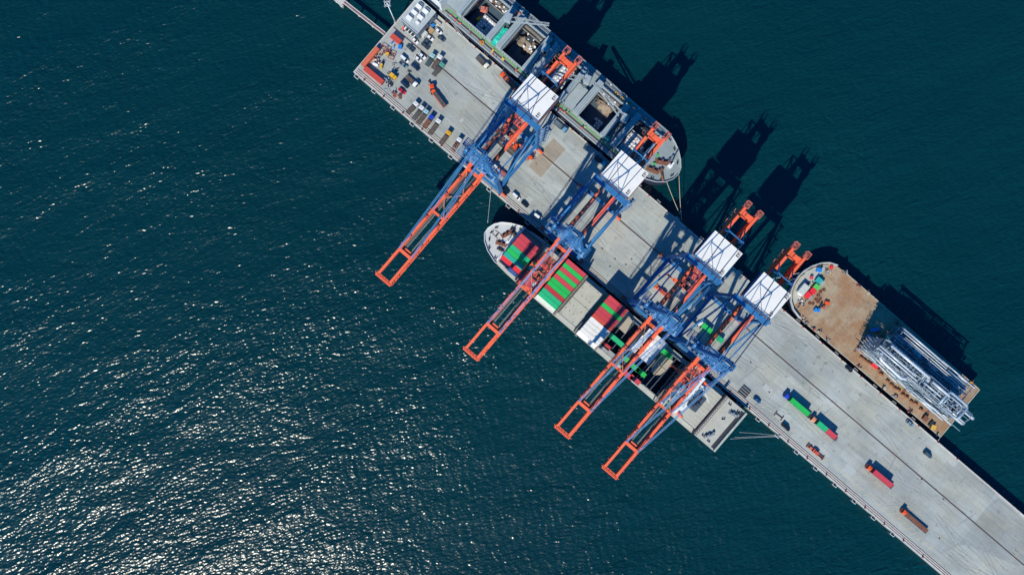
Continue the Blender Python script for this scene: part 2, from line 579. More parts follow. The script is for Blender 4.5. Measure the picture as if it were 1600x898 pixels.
# strip of the sea side crane rail, concrete edge beams, slots
edge = MB().box(U0, U1, SWN, SWN + 0.75, 0.0, 0.28).box(U0, U0 + 0.7, SWN + 0.75, NEN - 0.75, 0.0, 0.28).box(U0, U1, NEN - 0.55, NEN, 0.0, 0.28)
struct('edge_kerb', edge, CONCW)
struct('rail_beam', MB().box(U0 + 0.7, U1, SWN + 1.15, SWN + 1.78, -0.1, 0.03).box(U0 + 0.7, U1, SWN + 2.2, SWN + 2.75, -0.1, 0.03), CONCW)
struct('crane_rail', MB().box(U0 + 0.7, U1, SEAN - 0.07, SEAN + 0.07, -0.1, 0.06).box(U0 + 0.7, U1, LANDN - 0.05, LANDN + 0.09, -0.1, 0.07), RUST)
struct('rail_slot', MB().box(U0 + 0.7, U1, LANDN - 0.33, LANDN + 0.33, -0.1, 0.008).box(U0 + 0.7, U1, SWN + 2.75, SWN + 3.15, -0.1, 0.006).box(U0 + 0.7, U1, SWN + 0.75, SWN + 1.15, -0.1, 0.006)
       .box(U0 + 0.7, U1, SWN + 1.78, SWN + 2.2, -0.1, 0.005), DARKSTEEL)
# faded yellow markings by the quay edge
YMARK = mat('faded_yellow_marking', (0.48, 0.42, 0.24), 0.85, var=0.3, scale=1.0, dirt=0.8, dirtcol=(0.40, 0.39, 0.37))
mk = MB()
for u in range(130, 262, 4):
    mk.beam((u, SWN + 5.2, 0.0), (u + 2.2, SWN + 8.4, 0.0), 0.3, 0.012)
for u0, u1, n in ((20, 120, 45), (150, 330, 47), (170, 330, 72), (-120, -50, 51)):
    for u in range(u0, u1, 9):
        mk.box(u, u + 5, n, n + 0.16, -0.01, 0.006)
struct('road_marking', mk, YMARK)
mk = MB()
rnd = random.Random(11)
for i in range(120):
    a = rnd.gauss(0, .16) if rnd.random() < .8 else rnd.gauss(1.2, .3)
    L_ = rnd.uniform(6, 26)
    u, n = rnd.uniform(-125, 300), rnd.uniform(37, 80)
    pts = []
    for q in range(7):
        pts.append((u, n))
        u, n = u + math.cos(a) * L_ / 6, n + math.sin(a) * L_ / 6
        a += rnd.gauss(0, .05)
    if not all(36 < q[1] < 82 for q in pts): continue
    for k in (0, 1.95):
        for p, q in zip(pts, pts[1:]):
            mk.beam((p[0], p[1] + k, 0), (q[0], q[1] + k, 0), 0.26, 0.010 + .0004 * (i % 8))
TYREMARK = mat('rubber_marked_concrete', (0.22, 0.235, 0.23), 0.85, var=0.3, dirt=0.9, dirtcol=CONC, scale=1.0)
struct('tyre_mark', mk, TYREMARK)

# fenders on both faces, bollards on both kerbs
fu = [-137.0 + 13.43 * i for i in range(29)]
def make_fender(u):
    t = thing('quay_fender', 'black rubber fender in a pale steel frame on the seaward quay face', 'fender', u, SWN, -1.2, 0, 'fenders along the seaward quay face')
    mb = MB()
    for r in range(1):
        mb.path([(0, 0, 0), (0, -0.35, 0), (0, -0.9, 0), (0, -1.2, 0)], [0.9, 0.85, 0.6, 0.75], 12)
    part('rubber_cone', mb, RUBBER, t)
    fr = MB().box(-1.15, 1.15, -1.42, -1.2, -1.7, 0.9)
    part('face_panel', fr, GREYSTEEL, t)
    fr = MB().box(-1.3, -1.15, -1.5, -0.2, 0.85, 1.0).box(1.15, 1.3, -1.5, -0.2, 0.85, 1.0).box(-1.15, 1.15, -1.55, -1.35, 0.95, 1.1)
    part('frame', fr, WHITEP, t)
    return t
f0 = make_fender(fu[0] + 1.5)
for u in fu[1:]:
    dup(f0, u, SWN, -1.2)
hk = MB().box(-1.2, 1.2, 1.1, 1.3, -0.1, 0.05).box(-1.2, -1.0, 0.0, 1.1, -0.1, 0.05).box(1.0, 1.2, 0.0, 1.1, -0.1, 0.05).box(-1.0, 1.0, 0.0, 0.9, -1.9, -0.3)
hk0 = solo('quay_fender', hk, CONCW, 'small white framed fender on the landward quay face', 'fender', -118, NEN, -0.6, 0, 'fenders along the landward quay face')
for i in range(1, 25):
    dup(hk0, -118 + 13.43 * i + (3.5 if i > 12 else 0), NEN, -0.6)
bl = MB().path([(0, 0, 0), (0, 0, .12), (0, 0, .14), (0, 0, .45), (0, 0, .62), (0, 0, .72)], [.42, .42, .26, .24, .40, .30], 10)
BOLL = mat('bollard_red_paint', (0.30, 0.04, 0.035), 0.6, var=0.3)
b0 = solo('mooring_bollard', bl, BOLL, 'squat dark red mooring bollard on the seaward kerb', 'bollard', -131, SWN + 0.38, 0.28, 0, 'bollards on the seaward kerb')
for i in range(1, 30):
    dup(b0, -131 + 13.43 * i, SWN + 0.38, 0.28)
b1 = dup(b0, -118, NEN - 0.28, 0.28, label='squat dark red mooring bollard on the landward kerb', group='bollards on the landward kerb')
for i in range(1, 28):
    dup(b1, -118 + 13.43 * i - 6, NEN - 0.28, 0.28)

# ------------------------------------------------------------------ ship to shore cranes
def make_crane(uc, label):
    t = thing('quay_crane', label, 'crane', uc, SEAN, 0, 0, 'ship to shore cranes on the pier')
    LY = 30.06
    # bogies on the rails
    for y in (0, LY):
        for s in (-1, 1):
            b = MB()
            for k in (-2.6, 0, 2.6):
                b.box(s * 11 + k - 1.1, s * 11 + k + 1.1, y - .55, y + .55, 0.35, 1.35)
            b.box(s * 11 - 3.4, s * 11 + 3.4, y - .4, y + .4, 1.4, 2.1)
            bo = part('bogie', b, ORANGE, t)
            w = MB()
            for k in (-3.1, -2.1, -.5, .5, 2.1, 3.1):
                w.tube((s * 11 + k, y - .2, .42), (s * 11 + k, y + .2, .42), .38, 10)
            part('wheel', w, DARKSTEEL, bo)
    # lower sill beams along the rails
    for y in (0, LY):
        part('sill_beam', MB().box(-11.6, 11.6, y - .75, y + .75, 2.12, 3.9), BLUE, t)
    # sea side legs lean inwards to the portal head; land side legs stand nearly upright
    for s in (-1, 1):
        part('leg', MB().beam((s * 11.2, 0, 3.9), (s * 8.2, 0.2, 44.2), 1.9, 2.3, 1.5, 1.9), BLUE, t)
        part('leg', MB().beam((s * 10.6, LY, 3.9), (s * 9.4, LY, 44.2), 1.5, 1.9, 1.3, 1.5), BLUE, t)
        # side frame
        part('portal_beam', MB().beam((s * 10.5, 1.1, 14.4), (s * 10.4, LY - .9, 14.4), 1.1, 1.7), BLUE, t)
        part('diagonal_brace', MB().tube((s * 9.2, LY - .6, 43.2), (s * 10.25, 1.2, 16.0), .52, 10), BLUE, t)
        part('diagonal_brace', MB().tube((s * 10.3, LY * .52, 15.4), (s * 9.7, LY - .5, 29.5), .34, 8), BLUE, t)
        part('upper_tie', MB().tube((s * 8.4, 0.9, 42.8), (s * 9.3, LY - .7, 42.8), .36, 8), BLUE, t)
        # walkway with rails along the portal beam
        wk = MB().box(s * 10.5 + s * .62 - .45, s * 10.5 + s * .62 + .45, 2, LY - 2, 15.3, 15.38)
        for y in range(2, 29, 3):
            wk.box(s * 11.5 - .03, s * 11.5 + .03, y, y + .06, 15.38, 16.4)
        wk.box(s * 11.5 - .03, s * 11.5 + .03, 2, LY - 2, 16.4, 16.46)
        part('walkway', wk, BLUE, t)
    # portal cross beams over the girders
    part('cross_beam', MB().box(-9.6, 9.6, -1.0, 1.3, 44.2, 46.6).box(-9.9, -9.0, -1.2, 1.5, 44.1, 46.9).box(9.0, 9.9, -1.2, 1.5, 44.1, 46.9), BLUE, t)
    part('cross_beam', MB().box(-9.7, 9.7, LY - 1.3, LY + 1.1, 44.2, 46.9).box(-10.2, -9.1, LY - 1.5, LY + 1.3, 44, 47.2).box(9.1, 10.2, LY - 1.5, LY + 1.3, 44, 47.2), BLUE, t)
    # platforms, rails and boxes that crowd the portal head
    rnd = random.Random(5)
    PF = [(-12.2, -7.8, -2.6, 3.4, 44.4), (-7.8, 9.4, 1.5, 3.2, 44.5), (-9.2, 9.2, -2.5, -1.1, 44.6), (7.6, 11.0, -2.2, 3.0, 44.5),
          (-5.4, 5.4, -2.4, 4.2, 50.4), (-4.2, 4.2, -1.8, 3.4, 58.3), (-13.4, -9.6, 2.0, 6.2, 40.0)]
    GRAT = mat('blue_grating', (0.06, 0.21, 0.47), .6, var=.35, scale=1.2)
    for x0, x1, y0, y1, z in PF:
        pf = MB()
        ny = int((y1 - y0) / .75)
        for i in range(ny + 1):                         # open grating: bars with gaps
            k = y0 + (y1 - y0) * i / ny
            pf.box(x0, x1, k - .13, k + .13, z, z + .1)
        nx = max(2, int((x1 - x0) / 2.2))
        for i in range(nx + 1):
            k = x0 + (x1 - x0) * i / nx
            pf.box(k - .12, k + .12, y0, y1, z - .25, z + .02)
            for yy in (y0, y1):
                pf.box(k - .05, k + .05, yy - .05, yy + .05, z, z + 1.15)
        for zz in (z + .6, z + 1.1):
            pf.box(x0, x1, y0 - .06, y0 + .06, zz, zz + .1).box(x0, x1, y1 - .06, y1 + .06, zz, zz + .1)
            pf.box(x0 - .06, x0 + .06, y0, y1, zz, zz + .1).box(x1 - .06, x1 + .06, y0, y1, zz, zz + .1)
        part('platform', pf, GRAT, t)
    PALEB = mat('pale_blue_paint', (0.17, 0.36, 0.60), .5, var=.3, scale=1.)
    for i in range(46):
        x, y = rnd.uniform(-11.5, 10), rnd.choice((rnd.uniform(-2.4, -1.2), rnd.uniform(1.4, 3.2), rnd.uniform(-2.4, 3.2)))
        w, d, h = rnd.uniform(.5, 1.9), rnd.uniform(.4, 1.1), rnd.uniform(1.4, 2.6)
        part('equipment_box', MB().box(x - w / 2, x + w / 2, y - d / 2, y + d / 2, 44.6, 44.6 + h), rnd.choice((PALEB, PALEB, BLUE, GREYSTEEL)), t)
    for i in range(12):
        x, y = rnd.uniform(-4.8, 4.8), rnd.uniform(-2, 3.6)
        part('equipment_box', MB().box(x - .4, x + .5, y - .3, y + .4, 50.5, 51.3 + rnd.random()), PALEB, t)
    # a-frame
    ap = 72.0
    for s in (-1, 1):
        part('mast_leg', MB().beam((s * 7.6, 0.2, 46.6), (s * 2.7, 0.9, ap - .8), 1.25, 1.5, .95, 1.1), BLUE, t)
        part('mast_brace', MB().tube((s * 5.5, 4.6, 46.4), (s * 2.6, 1.2, ap - 1), .28, 8), BLUE, t)
    cr = MB().tube((-6.5, .4, 52), (4.4, .75, 63), .2, 6).tube((6.5, .4, 52), (-4.4, .75, 63), .2, 6).box(-6.2, 6.2, .1, .7, 53.8, 54.6).box(-4.4, 4.4, .4, 1.0, 63, 63.7)
    part('mast_bracing', cr, BLUE, t)
    hd = MB().box(-4.0, 4.0, -.5, 2.1, ap - 1.1, ap - .1)
    for x in (-3.1, -2.1, 2.1, 3.1):
        hd.box(x - .14, x + .14, -1.0, 2.6, ap - .3, ap + 1.0)
    part('mast_head', hd, BLUE, t)
    sh = MB()
    for x in (-2.6, -2.45, 2.45, 2.6):
        sh.tube((x, .8, ap + .4), (x + .1, .8, ap + .4), .8, 14)
    sh.tube((-1.6, .8, ap + .3), (1.6, .8, ap + .3), .4, 10)
    part('sheave', sh, GREYSTEEL, t)
    st = MB()                                           # stair tower on the mast, zigzag up the land side
    for i in range(7):
        z0 = 46.8 + i * 3.5
        a, b = (-1.8, 1.8) if i % 2 == 0 else (1.8, -1.8)
        st.beam((a, 2.6, z0), (b, 2.6, z0 + 3.4), .7, .12)
        st.box(b - .5, b + .5, 2.1, 3.1, z0 + 3.4, z0 + 3.5)
    part('stair', st, BLUE, t)
    # girders: inland part and boom
    part('girder', MB().box(-4.15, -2.85, -3.3, 64.2, 41.3, 43.6).box(-4.45, -4.15, -3.3, 64, 41.3, 41.6), ORANGE, t)
    part('girder', MB().box(2.85, 4.15, -3.3, 64.2, 41.3, 43.6).box(4.15, 4.45, -3.3, 64, 41.3, 41.6), ORANGE, t)
    for s in (-1, 1):
        bm = MB()
        bm.beam((s * 3.5, -4.4, 42.45), (s * 3.5, -70.2, 42.45), 1.25, 2.2)
        bm.box(s * 4.3 - .06, s * 4.3 + .5 - (.44 if s < 0 else 0) - (.5 if s < 0 else 0) * 0, -70, -5, 41.5, 41.62)
        bg_ = part('boom', bm, ORANGE, t)
        lg = MB()                                       # lamp brackets and fittings along the boom
        for y in range(-66, -6, 7):
            lg.box(s * 4.1, s * 4.9, y, y + .25, 43.2, 43.35).box(s * 4.7 - .2, s * 4.7 + .2, y - .15, y + .4, 42.9, 43.2)
        for y in (-12, -22, -36, -48):
            lg.box(s * 3.5 - .5, s * 3.5 + .5, y, y + 1.6, 43.55, 44.1)
        part('boom_fitting', lg, ORANGE_DK, bg_)
        hg = MB().box(s * 3.5 - .9, s * 3.5 + .9, -5.2, -2.6, 43.6, 45.2).box(s * 3.5 - .5, s * 3.5 + .5, -6.5, -1.5, 43.58, 44.3)
        part('boom_hinge', hg, ORANGE, t)
    for s in (-1, 1):
        rg = MB().box(s * 3.5 - .65, s * 3.5 + .65, 46.4, 64.1, 43.62, 47.1)  # extra height added on the girder so the house shadow ends sooner
        part('rear_girder_riser', rg, ORANGE, t)
    part('boom_tie', MB().box(-2.88, 2.88, -6.0, -4.6, 41.6, 43.3), ORANGE, t)
    part('boom_tie', MB().box(-2.88, 2.88, -31.6, -30.4, 41.8, 43.2), ORANGE, t)
    part('boom_tie', MB().box(-2.88, 2.88, -55.6, -54.1, 41.5, 43.4).box(-1.6, 1.8, -54.1, -52.6, 41.9, 42.7), ORANGE, t)
    tp = MB().box(-4.5, 4.5, -71.3, -69.4, 41.3, 43.5).box(-5.2, 5.2, -70.4, -70.1, 43.5, 43.7)
    part('boom_tip', tp, ORANGE, t)
    tp = MB()
    for i in range(9):
        tp.box(-3.8 + i * .9, -3.4 + i * .9, -71.1, -70.5 + .5 * (i % 2), 43.52, 43.9)
    part('tip_sheave', tp, ORANGE_DK, t)
    br = MB().beam((-3.2, -6.4, 43.2), (2.8, -16.4, 43.2), .3).beam((2.8, -16.8, 43.2), (-2.9, -22.8, 43.2), .3).beam((-2.9, -23.2, 43.2), (2.8, -30.2, 43.2), .3)
    part('boom_bracing', br, mat('pale_orange_paint', (0.75, 0.24, 0.11), .5, var=.1), t)
    # walkway along the boom and rope bundle between the girders
    wk = MB().box(-2.85, -2.25, -54, 62, 41.4, 41.48).box(2.25, 2.85, -54, 62, 41.4, 41.48)
    part('girder_walkway', wk, mat('walkway_grating', (0.20, 0.12, 0.10), .7, var=.4, scale=2), t)
    rp = MB()
    for x in (-1.75, -1.5, -1.25, 1.25, 1.5, 1.75):
        rp.tube((x, -54.5, 42.0), (x, 28, 42.0), .055, 5)
    part('trolley_rope', rp, CABLE, t)
    # rear reach
    bk = MB().box(-2.7, 2.7, 60.2, 63.0, 44.4, 46.9).box(-1.2, 1.2, 60.5, 62.6, 46.9, 47.7)
    part('rear_tie', bk, ORANGE, t)
    for s in (-1, 1):
        rf = MB()
        x0, x1 = s * 3.5 - 1.25, s * 3.5 + 1.25
        for z in (44.0, 46.4, 47.7):
            rf.box(x0, x1, 64.2, 64.4, z, z + .14).box(x0, x1, 67.3, 67.5, z, z + .14).box(x0, x0 + .14, 64.4, 67.3, z, z + .14).box(x1 - .14, x1, 64.4, 67.3, z, z + .14)
        for x in (x0, x1 - .14):
            rf.box(x, x + .14, 64.2, 64.4, 44.0, 47.8).box(x, x + .14, 67.3, 67.5, 44.0, 47.8).box(x, x + .14, 65.7, 65.9, 44.0, 47.8)
        rf.box(x0, x1, 64.4, 67.3, 44.0, 44.06)
        part('rear_platform', rf, mat('pinkish_orange_paint', (0.62, 0.17, 0.12), .5, var=.2), t)
    # trussed maintenance walkway outside the rear girder
    tw = MB()
    for y in range(50, 61, 2):
        tw.box(-6.25, -6.15, y, y + .12, 44, 45.3).beam((-6.2, y, 44.1), (-6.2, y + 2, 45.3), .1).box(-6.2, -4.5, y, y + .12, 44.08, 44.2)
    tw.box(-6.25, -6.15, 49.5, 61, 45.3, 45.42).box(-6.25, -6.15, 49.5, 61, 44.6, 44.7)
    part('rear_walkway', tw, MATS['pinkish_orange_paint'], t)
    # machinery house
    hs = MB().box(-8.0, 8.0, 31.7, 45.4, 47.3, 52.2)
    ho = part('machinery_house', hs, BLUE, t)
    part('roof', MB().box(-8.2, 8.2, 31.5, 45.6, 52.2, 52.42).box(-8.22, 8.22, 31.5, 31.62, 52.42, 52.5).box(-8.22, 8.22, 45.48, 45.6, 52.42, 52.5), WHITEROOF, ho)
    for y, x in ((33.2, 6.6), (44.0, 7.0)):
        v = MB()
        for a, b, w, d in ((-.9, -.35, .55, .8), (-.9, .5, .55, .55), (.1, -.3, .55, .9), (.1, .6, .5, .35), (.9, -.2, .22, 1.4)):
            v.box(x + b - d / 2, x + b + d / 2, y + a - w / 2, y + a + w / 2, 52.42, 52.55)
        part('roof_marking', v, DARKSTEEL, ho)  # dark blocks stand in for illegible roof lettering
    hr = MB()
    for x in (-8.7, 8.6):
        hr.box(x, x + .1, 31.5, 45.6, 48.4, 48.5)
        for y in range(32, 46, 2):
            hr.box(x, x + .08, y, y + .08, 47.3, 48.4)
    hr.box(-8.7, -8.0, 31.5, 45.6, 47.2, 47.3).box(8.0, 8.7, 31.5, 45.6, 47.2, 47.3).box(-8.0, 8.7, 31.3, 31.7, 47.2, 47.3)
    part('house_gallery', hr, mat('gallery_grating', (0.16, 0.06, 0.05), .7, var=.4, scale=1.5), ho)
    part('house_support', MB().box(-8.0, 8.0, 33.0, 34.2, 45.6, 47.25).box(-8.0, 8.0, 43.2, 44.4, 45.6, 47.25).box(-4.2, -2.8, 32, 45, 43.6, 45.6).box(2.8, 4.2, 32, 45, 43.6, 45.6), ORANGE, t)
    # rear stay frame behind the house and braced frame over the land side beam
    rs = MB().beam((-4.1, 50.5, 43.6), (-4.1, 48.2, 57.6), .7).beam((4.1, 50.5, 43.6), (4.1, 48.2, 57.6), .7).box(-4.2, 4.2, 48.0, 48.45, 57.2, 57.7)
    rs.beam((-4.1, 48.3, 57), (-3.9, 56.5, 43.8), .4).beam((4.1, 48.3, 57), (3.9, 56.5, 43.8), .4)
    part('stay_frame', rs, BLUE, t)
    fr = MB()
    y, z0, z1 = LY + .2, 46.9, 62.6
    for s in (-1, 1):
        fr.beam((s * 4.6, y, z0), (s * 3.35, y, z1), .26)
        fr.beam((s * 4.2, y, 51.5), (-s * 3.5, y, 61.6), .16)
    fr.box(-4.4, 4.4, y - .1, y + .1, 51.2, 51.45).box(-3.6, 3.6, y - .1, y + .1, 61.5, 61.8)
    STAYNAVY = mat('dark_stay_paint', (0.016, 0.06, 0.15), 0.6, spec=0.2, var=.15)
    part('stay_bracing', fr, STAYNAVY, t)
    for s in (-1, 1):
        part('back_stay', MB().beam((s * 2.6, 1.2, ap), (s * 4.1, 48.2, 57.4), .34, .42), STAYNAVY, t)
        fs = MB()
        for k in (-.3, .3):
            fs.beam((s * 2.7 + k, .2, ap), (s * 3.7 + k, -54.6, 43.9), .26, .34)
        for q in (.2, .4, .6, .8):
            fs.cb(s * (2.7 + q), .2 - 54.8 * q, ap - 28.1 * q, .95, .7, .5)
        part('fore_stay', fs, BLUE, t)
        fs = MB()
        for k in (-.22, .22):
            fs.beam((s * 2.5 + k, .2, ap - .3), (s * 3.45 + k, -30.8, 43.7), .2, .28)
        part('fore_stay', fs, BLUE, t)
    # hoist rope from the mast down to the house
    rp = MB()
    for x in (-.35, .35):
        rp.tube((x, 1, ap), (x * 2, 31.5, 52.6), .06, 5)
    part('hoist_rope', rp, CABLE, t)
    # stair tower on the land side leg
    st = MB()
    for i in range(12):
        z0 = 4 + i * 3.3
        a, b = (LY + 1.2, LY + 4.6) if i % 2 == 0 else (LY + 4.6, LY + 1.2)
        st.beam((10.9, a, z0), (10.9, b, z0 + 3.2), .8, .14)
        st.box(10.4, 12.2, b - .5, b + .5, z0 + 3.2, z0 + 3.3)
    for x in (10.3, 12.2):
        for yy in (LY + .9, LY + 5.0):
            st.box(x, x + .14, yy, yy + .14, 2.2, 44.5)
    part('stair', st, mat('stair_blue_grey', (0.10, 0.19, 0.33), .6, var=.3), t)
    part('cable_reel', MB().tube((-10.6, LY - 2.6, 6), (-10.6, LY - 1.4, 6), 2.2, 18), BLUE, t)
    part('electrical_cabin', MB().box(-4.5, 1.5, LY + 1.4, LY + 4.0, 44.0, 46.9), BLUE, t)
    return t

def make_trolley(t, y, drop, spread_u=0.0):
    """trolley with driver's cab and spreader at y along the girders"""
    f = MB()
    for k in (-4.4, -1.6, 1.6, 4.4):
        f.box(-2.8, 2.8, y + k - .25, y + k + .25, 41.6, 42.3)
    f.box(-2.8, -2.2, y - 5, y + 5, 41.6, 42.5).box(2.2, 2.8, y - 5, y + 5, 41.6, 42.5)
    f.box(-1.2, 1.2, y + 2.2, y + 3.8, 42.3, 42.9).box(-2.0, -.4, y - 3.6, y - 2.4, 42.3, 43.0)
    tr = part('trolley', f, ORANGE_DK, t)
    for i in range(8):
        part('trolley_sheave', MB().tube((-2.0 + (i % 4) * 1.3, y - 3.5 + (i // 4) * 5.5, 42.2), (-1.6 + (i % 4) * 1.3, y - 3.5 + (i // 4) * 5.5, 42.2), .6, 12), ORANGE, tr)
    for i in range(5):
        part('buffer_beam', MB().box(-2.4 + .9 * i, -2.0 + .9 * i, y + 4.6, y + 7.4, 42.0, 42.5), ORANGE, tr)
    part('trolley_deck', MB().box(-2.2, 2.2, y - 4.4, y - 2.0, 41.5, 41.6).box(-2.2, 2.2, y - 1.0, y + 1.0, 41.5, 41.6), DARKSTEEL, tr)
    cab_ = part('driver_cab', MB().box(.4, 2.6, y - 9.2, y - 6.4, 37.6, 40.4), WHITEP, t)
    part('window', MB().box(.36, 2.64, y - 9.26, y - 7.4, 37.4, 39.4), GLASS, cab_)
    z = drop
    sp = MB().box(-6.0, 6.0, y - .45, y + .45, z, z + .6).box(-6.1, -5.7, y - 1.2, y + 1.2, z - .1, z + .5).box(5.7, 6.1, y - 1.2, y + 1.2, z - .1, z + .5)
    sp.box(-1.6, 1.6, y - 1.0, y + 1.0, z + .6, z + 1.6)
    s_ = part('spreader', sp, ORANGE, t)
    ro = MB()
    for x in (-1.5, 1.5):
        for yy in (-.9, .9):
            ro.tube((x, y + yy, z + 1.6), (x * 1.2, y + yy * 2, 41.6), .05, 5)
    part('hoist_rope', ro, CABLE, s_)

CR_U = [-48.4, 5.6, 61.9, 91.1]
CR_L = ['blue and orange quay crane farthest from the barge, its boom over open water',
        'blue and orange quay crane whose boom crosses the bow of the container ship',
        'blue and orange quay crane next to the end one, boom over white containers',
        'blue and orange quay crane nearest the brown barge, boom over the ship bridge']
c0 = make_crane(CR_U[0], CR_L[0])
cranes = [c0] + [dup(c0, CR_U[i], SEAN, label=CR_L[i]) for i in (1, 2, 3)]
for c, y, d in zip(cranes, (23.5, -19.0, 22.5, -12.0), (14, 20, 13, 24)):
    make_trolley(c, y, d)

# ------------------------------------------------------------------ containers
def container_mb(L_=12.19, Wd=2.38, Ht=2.59):
    mb = MB()
    x, y = L_ / 2, Wd / 2
    mb.box(-x + .06, x - .06, -y + .05, y - .05, .05, Ht - .05)
    for a in (-1, 1):                                  # frame rails, corner posts and castings stand proud
        mb.box(-x + .16, x - .16, a * y - .05, a * y + .05, Ht - .13, Ht).box(-x + .16, x - .16, a * y - .05, a * y + .05, 0, .15)
        mb.box(a * x - .06, a * x + .06, -y + .16, y - .16, Ht - .13, Ht).box(a * x - .06, a * x + .06, -y + .16, y - .16, 0, .15)
        for b in (-1, 1):
            mb.box(a * x - .09, a * x + .09, b * y - .09, b * y + .09, 0, Ht + .02)
    k = -x + .6
    while k < x - .5:                                  # side corrugation
        mb.box(k, k + .14, -y + .01, y - .01, .16, Ht - .14)
        k += .42
    return mb
CM40, CM20 = container_mb().mesh('container'), container_mb(6.06).mesh('container')
def bars_mb(L_):
    mb = MB()
    x = L_ / 2
    for y in (-.85, -.35, .35, .85):
        mb.box(x + .07, x + .12, y - .025, y + .025, .25, 2.4)
    mb.box(x + .065, x + .09, -.02, .02, .2, 2.45)
    return mb
BARS40, BARS20 = bars_mb(12.19).mesh('door_bars'), bars_mb(6.06).mesh('door_bars')
CM_MAT = {'red': C_RED, 'dark red': C_DRED, 'bright red': C_BRED, 'orange red': C_ORED, 'coral': C_CORAL, 'green': C_GREEN, 'sea green': C_LGREEN,
          'teal': C_TEAL, 'white': C_WHITE, 'grey': C_GREY, 'beige': C_BEIGE, 'blue': C_BLUE}
def container(col, label, u, n, z, rot=0.0, short=False, group=None, bars=True):
    o = bpy.data.objects.new('shipping_container', CM20 if short else CM40)
    if not o.data.materials: o.data.materials.append(C_RED)
    COL.objects.link(o)
    o.material_slots[0].link = 'OBJECT'
    o.material_slots[0].material = CM_MAT[col]
    o.location = W(u, n, z)
    o.rotation_euler = (0, 0, rot - A)
    _tag(o, label, 'container', group)
    BASE[o.name] = (u, n, z)
    if bars:
        b = bpy.data.objects.new('door_bars', BARS20 if short else BARS40)
        if not b.data.materials: b.data.materials.append(GREYSTEEL)
        COL.objects.link(b)
        b.parent = o
    return o

# ------------------------------------------------------------------ container ship
SHB = thing('container_ship', 'pale decked container ship loaded with red, green and white containers', 'ship', 55, 17, WATER)
def pb(name, mb, m, parent=None, **k):
    return part(name, mb, m, parent or SHB, pier=True, **k)
bowB = [(10, 30.3), (-2, 30.0), (-10, 29.2), (-17.6, 27.3), (-22.3, 25.1), (-26.2, 22.4), (-28.6, 19.2), (-29.7, 15.5), (-29.3, 12.1), (-26.6, 9), (-22.1, 6.3), (-16.1, 4.4), (-7, 3.5), (6, 3.1)]
outB = [(137.2, 30.0), (90, 30.4)] + bowB + [(90, 3.1), (137.0, 3.3)]
def shrink(p, k, cu, cn):
    return [(cu + (a - cu) * k, cn + (b - cn) * k) for a, b in p]
low = [(a + (3.5 if a < 0 else 0) * min(1, (-a) / 20 if a < 0 else 0), 17 + (b - 17) * (0.86 if a < -5 else .97)) for a, b in outB]
mid = [(a + (b_[0] - a) * .25, b + (b_[1] - b) * .25) for (a, b), b_ in zip(outB, low)]
HF = -4.75
pb('hull', MB().prism(mid, WATER - 2, HF, low), HULLNAVY)
fwd = [(54.5, 30.35)] + bowB + [(54.5, 3.1)]
hs_ = MB().prism(fwd, HF + .001, 3.0, [(54.5, 30.25)] + [(a + (b_[0] - a) * .25, b + (b_[1] - b) * .25) for (a, b), b_ in zip(bowB, low[2:2 + len(bowB)])] + [(54.5, 3.2)])
hs_.prism([(94.1, 30.37), (94.1, 3.1), (137.0, 3.3), (137.2, 30.0)], HF + .001, 3.0)
hs_.box(54.5, 94.1, 3.1, 5.7, HF + .001, 3.0).box(54.5, 94.1, 28.1, 30.36, HF + .001, 3.0)
hs_.box(66.6, 68.3, 5.7, 28.1, HF + .001, 3.0).box(80.3, 81.9, 5.7, 28.1, HF + .001, 3.0)
pb('hull_side', hs_, HULLNAVY)
fc = [p for p in bowB if p[0] < -8] + []
fcB = [(-14.6, 28.3)] + [p for p in bowB if p[0] < -16] + [(-14.6, 4.2)]
pb('forecastle', MB().prism(fcB, 3.004, 5.6), LIGHTDECK)
blw = MB().strip([(-14.6, 28.3)] + [p for p in bowB if p[0] < -16] + [(-14.6, 4.2)], .25, 5.6, 6.5)
pb('bulwark', blw, WHITEP)
pb('breakwater', MB().box(-15.3, -15.0, 6, 27.6, 5.6, 7.6).box(-15.9, -15.3, 6.4, 27, 5.6, 6.4), WHITEP)
dk = MB().prism([(-14.6, 28.3), (-10, 29.2), (-2, 30), (10, 30.3), (10, 3.1), (-7, 3.5), (-14.6, 4.2)], 3.004, 3.05).box(10, 121.5, 3.12, 5.6, 3.004, 3.05).box(10, 121.5, 28.2, 30.3, 3.004, 3.05)
pb('side_deck', dk, CREAM)
pb('quarter_deck', MB().box(123.2, 137.0, 3.35, 29.9, 3.004, 3.4), CREAM)
# windlasses and mooring gear on the bow
def winch(u, n, z, parent, rot=0.0, k=1.0, m=RUST):
    mb = MB()
    c, s_ = math.cos(rot), math.sin(rot)
    P = lambda x, y, zz: (u + (x * c - y * s_) * k, n + (x * s_ + y * c) * k, z + zz * k)
    mb.path([P(-1.6, 0, .8), P(-1.5, 0, .8), P(-1.45, 0, .8), P(-.4, 0, .8), P(-.35, 0, .8), P(-.3, 0, .8)], [.85, .85, .5, .5, .85, .85], 12)
    mb.path([P(.3, 0, .8), P(.4, 0, .8), P(.45, 0, .8), P(1.5, 0, .8), P(1.55, 0, .8), P(1.6, 0, .8)], [.8, .8, .45, .45, .8, .8], 12)
    mb.cb(*P(0, 0, .5), .7 * k, 1.4 * k, 1.0 * k, rot).cb(*P(2.1, .2, .6), .8 * k, 1.2 * k, 1.1 * k, rot).cb(*P(0, 0, .08), 4.6 * k, 1.8 * k, .16 * k, rot)
    return part('winch', mb, m, parent, pier=True)
winch(-20.3, 19.3, 5.6, SHB, 1.2, 1.3)
winch(-19.2, 13.8, 5.6, SHB, .4, 1.3)
winch(-18.2, 22.5, 5.6, SHB, -.5, 1.0, BROWNBED)
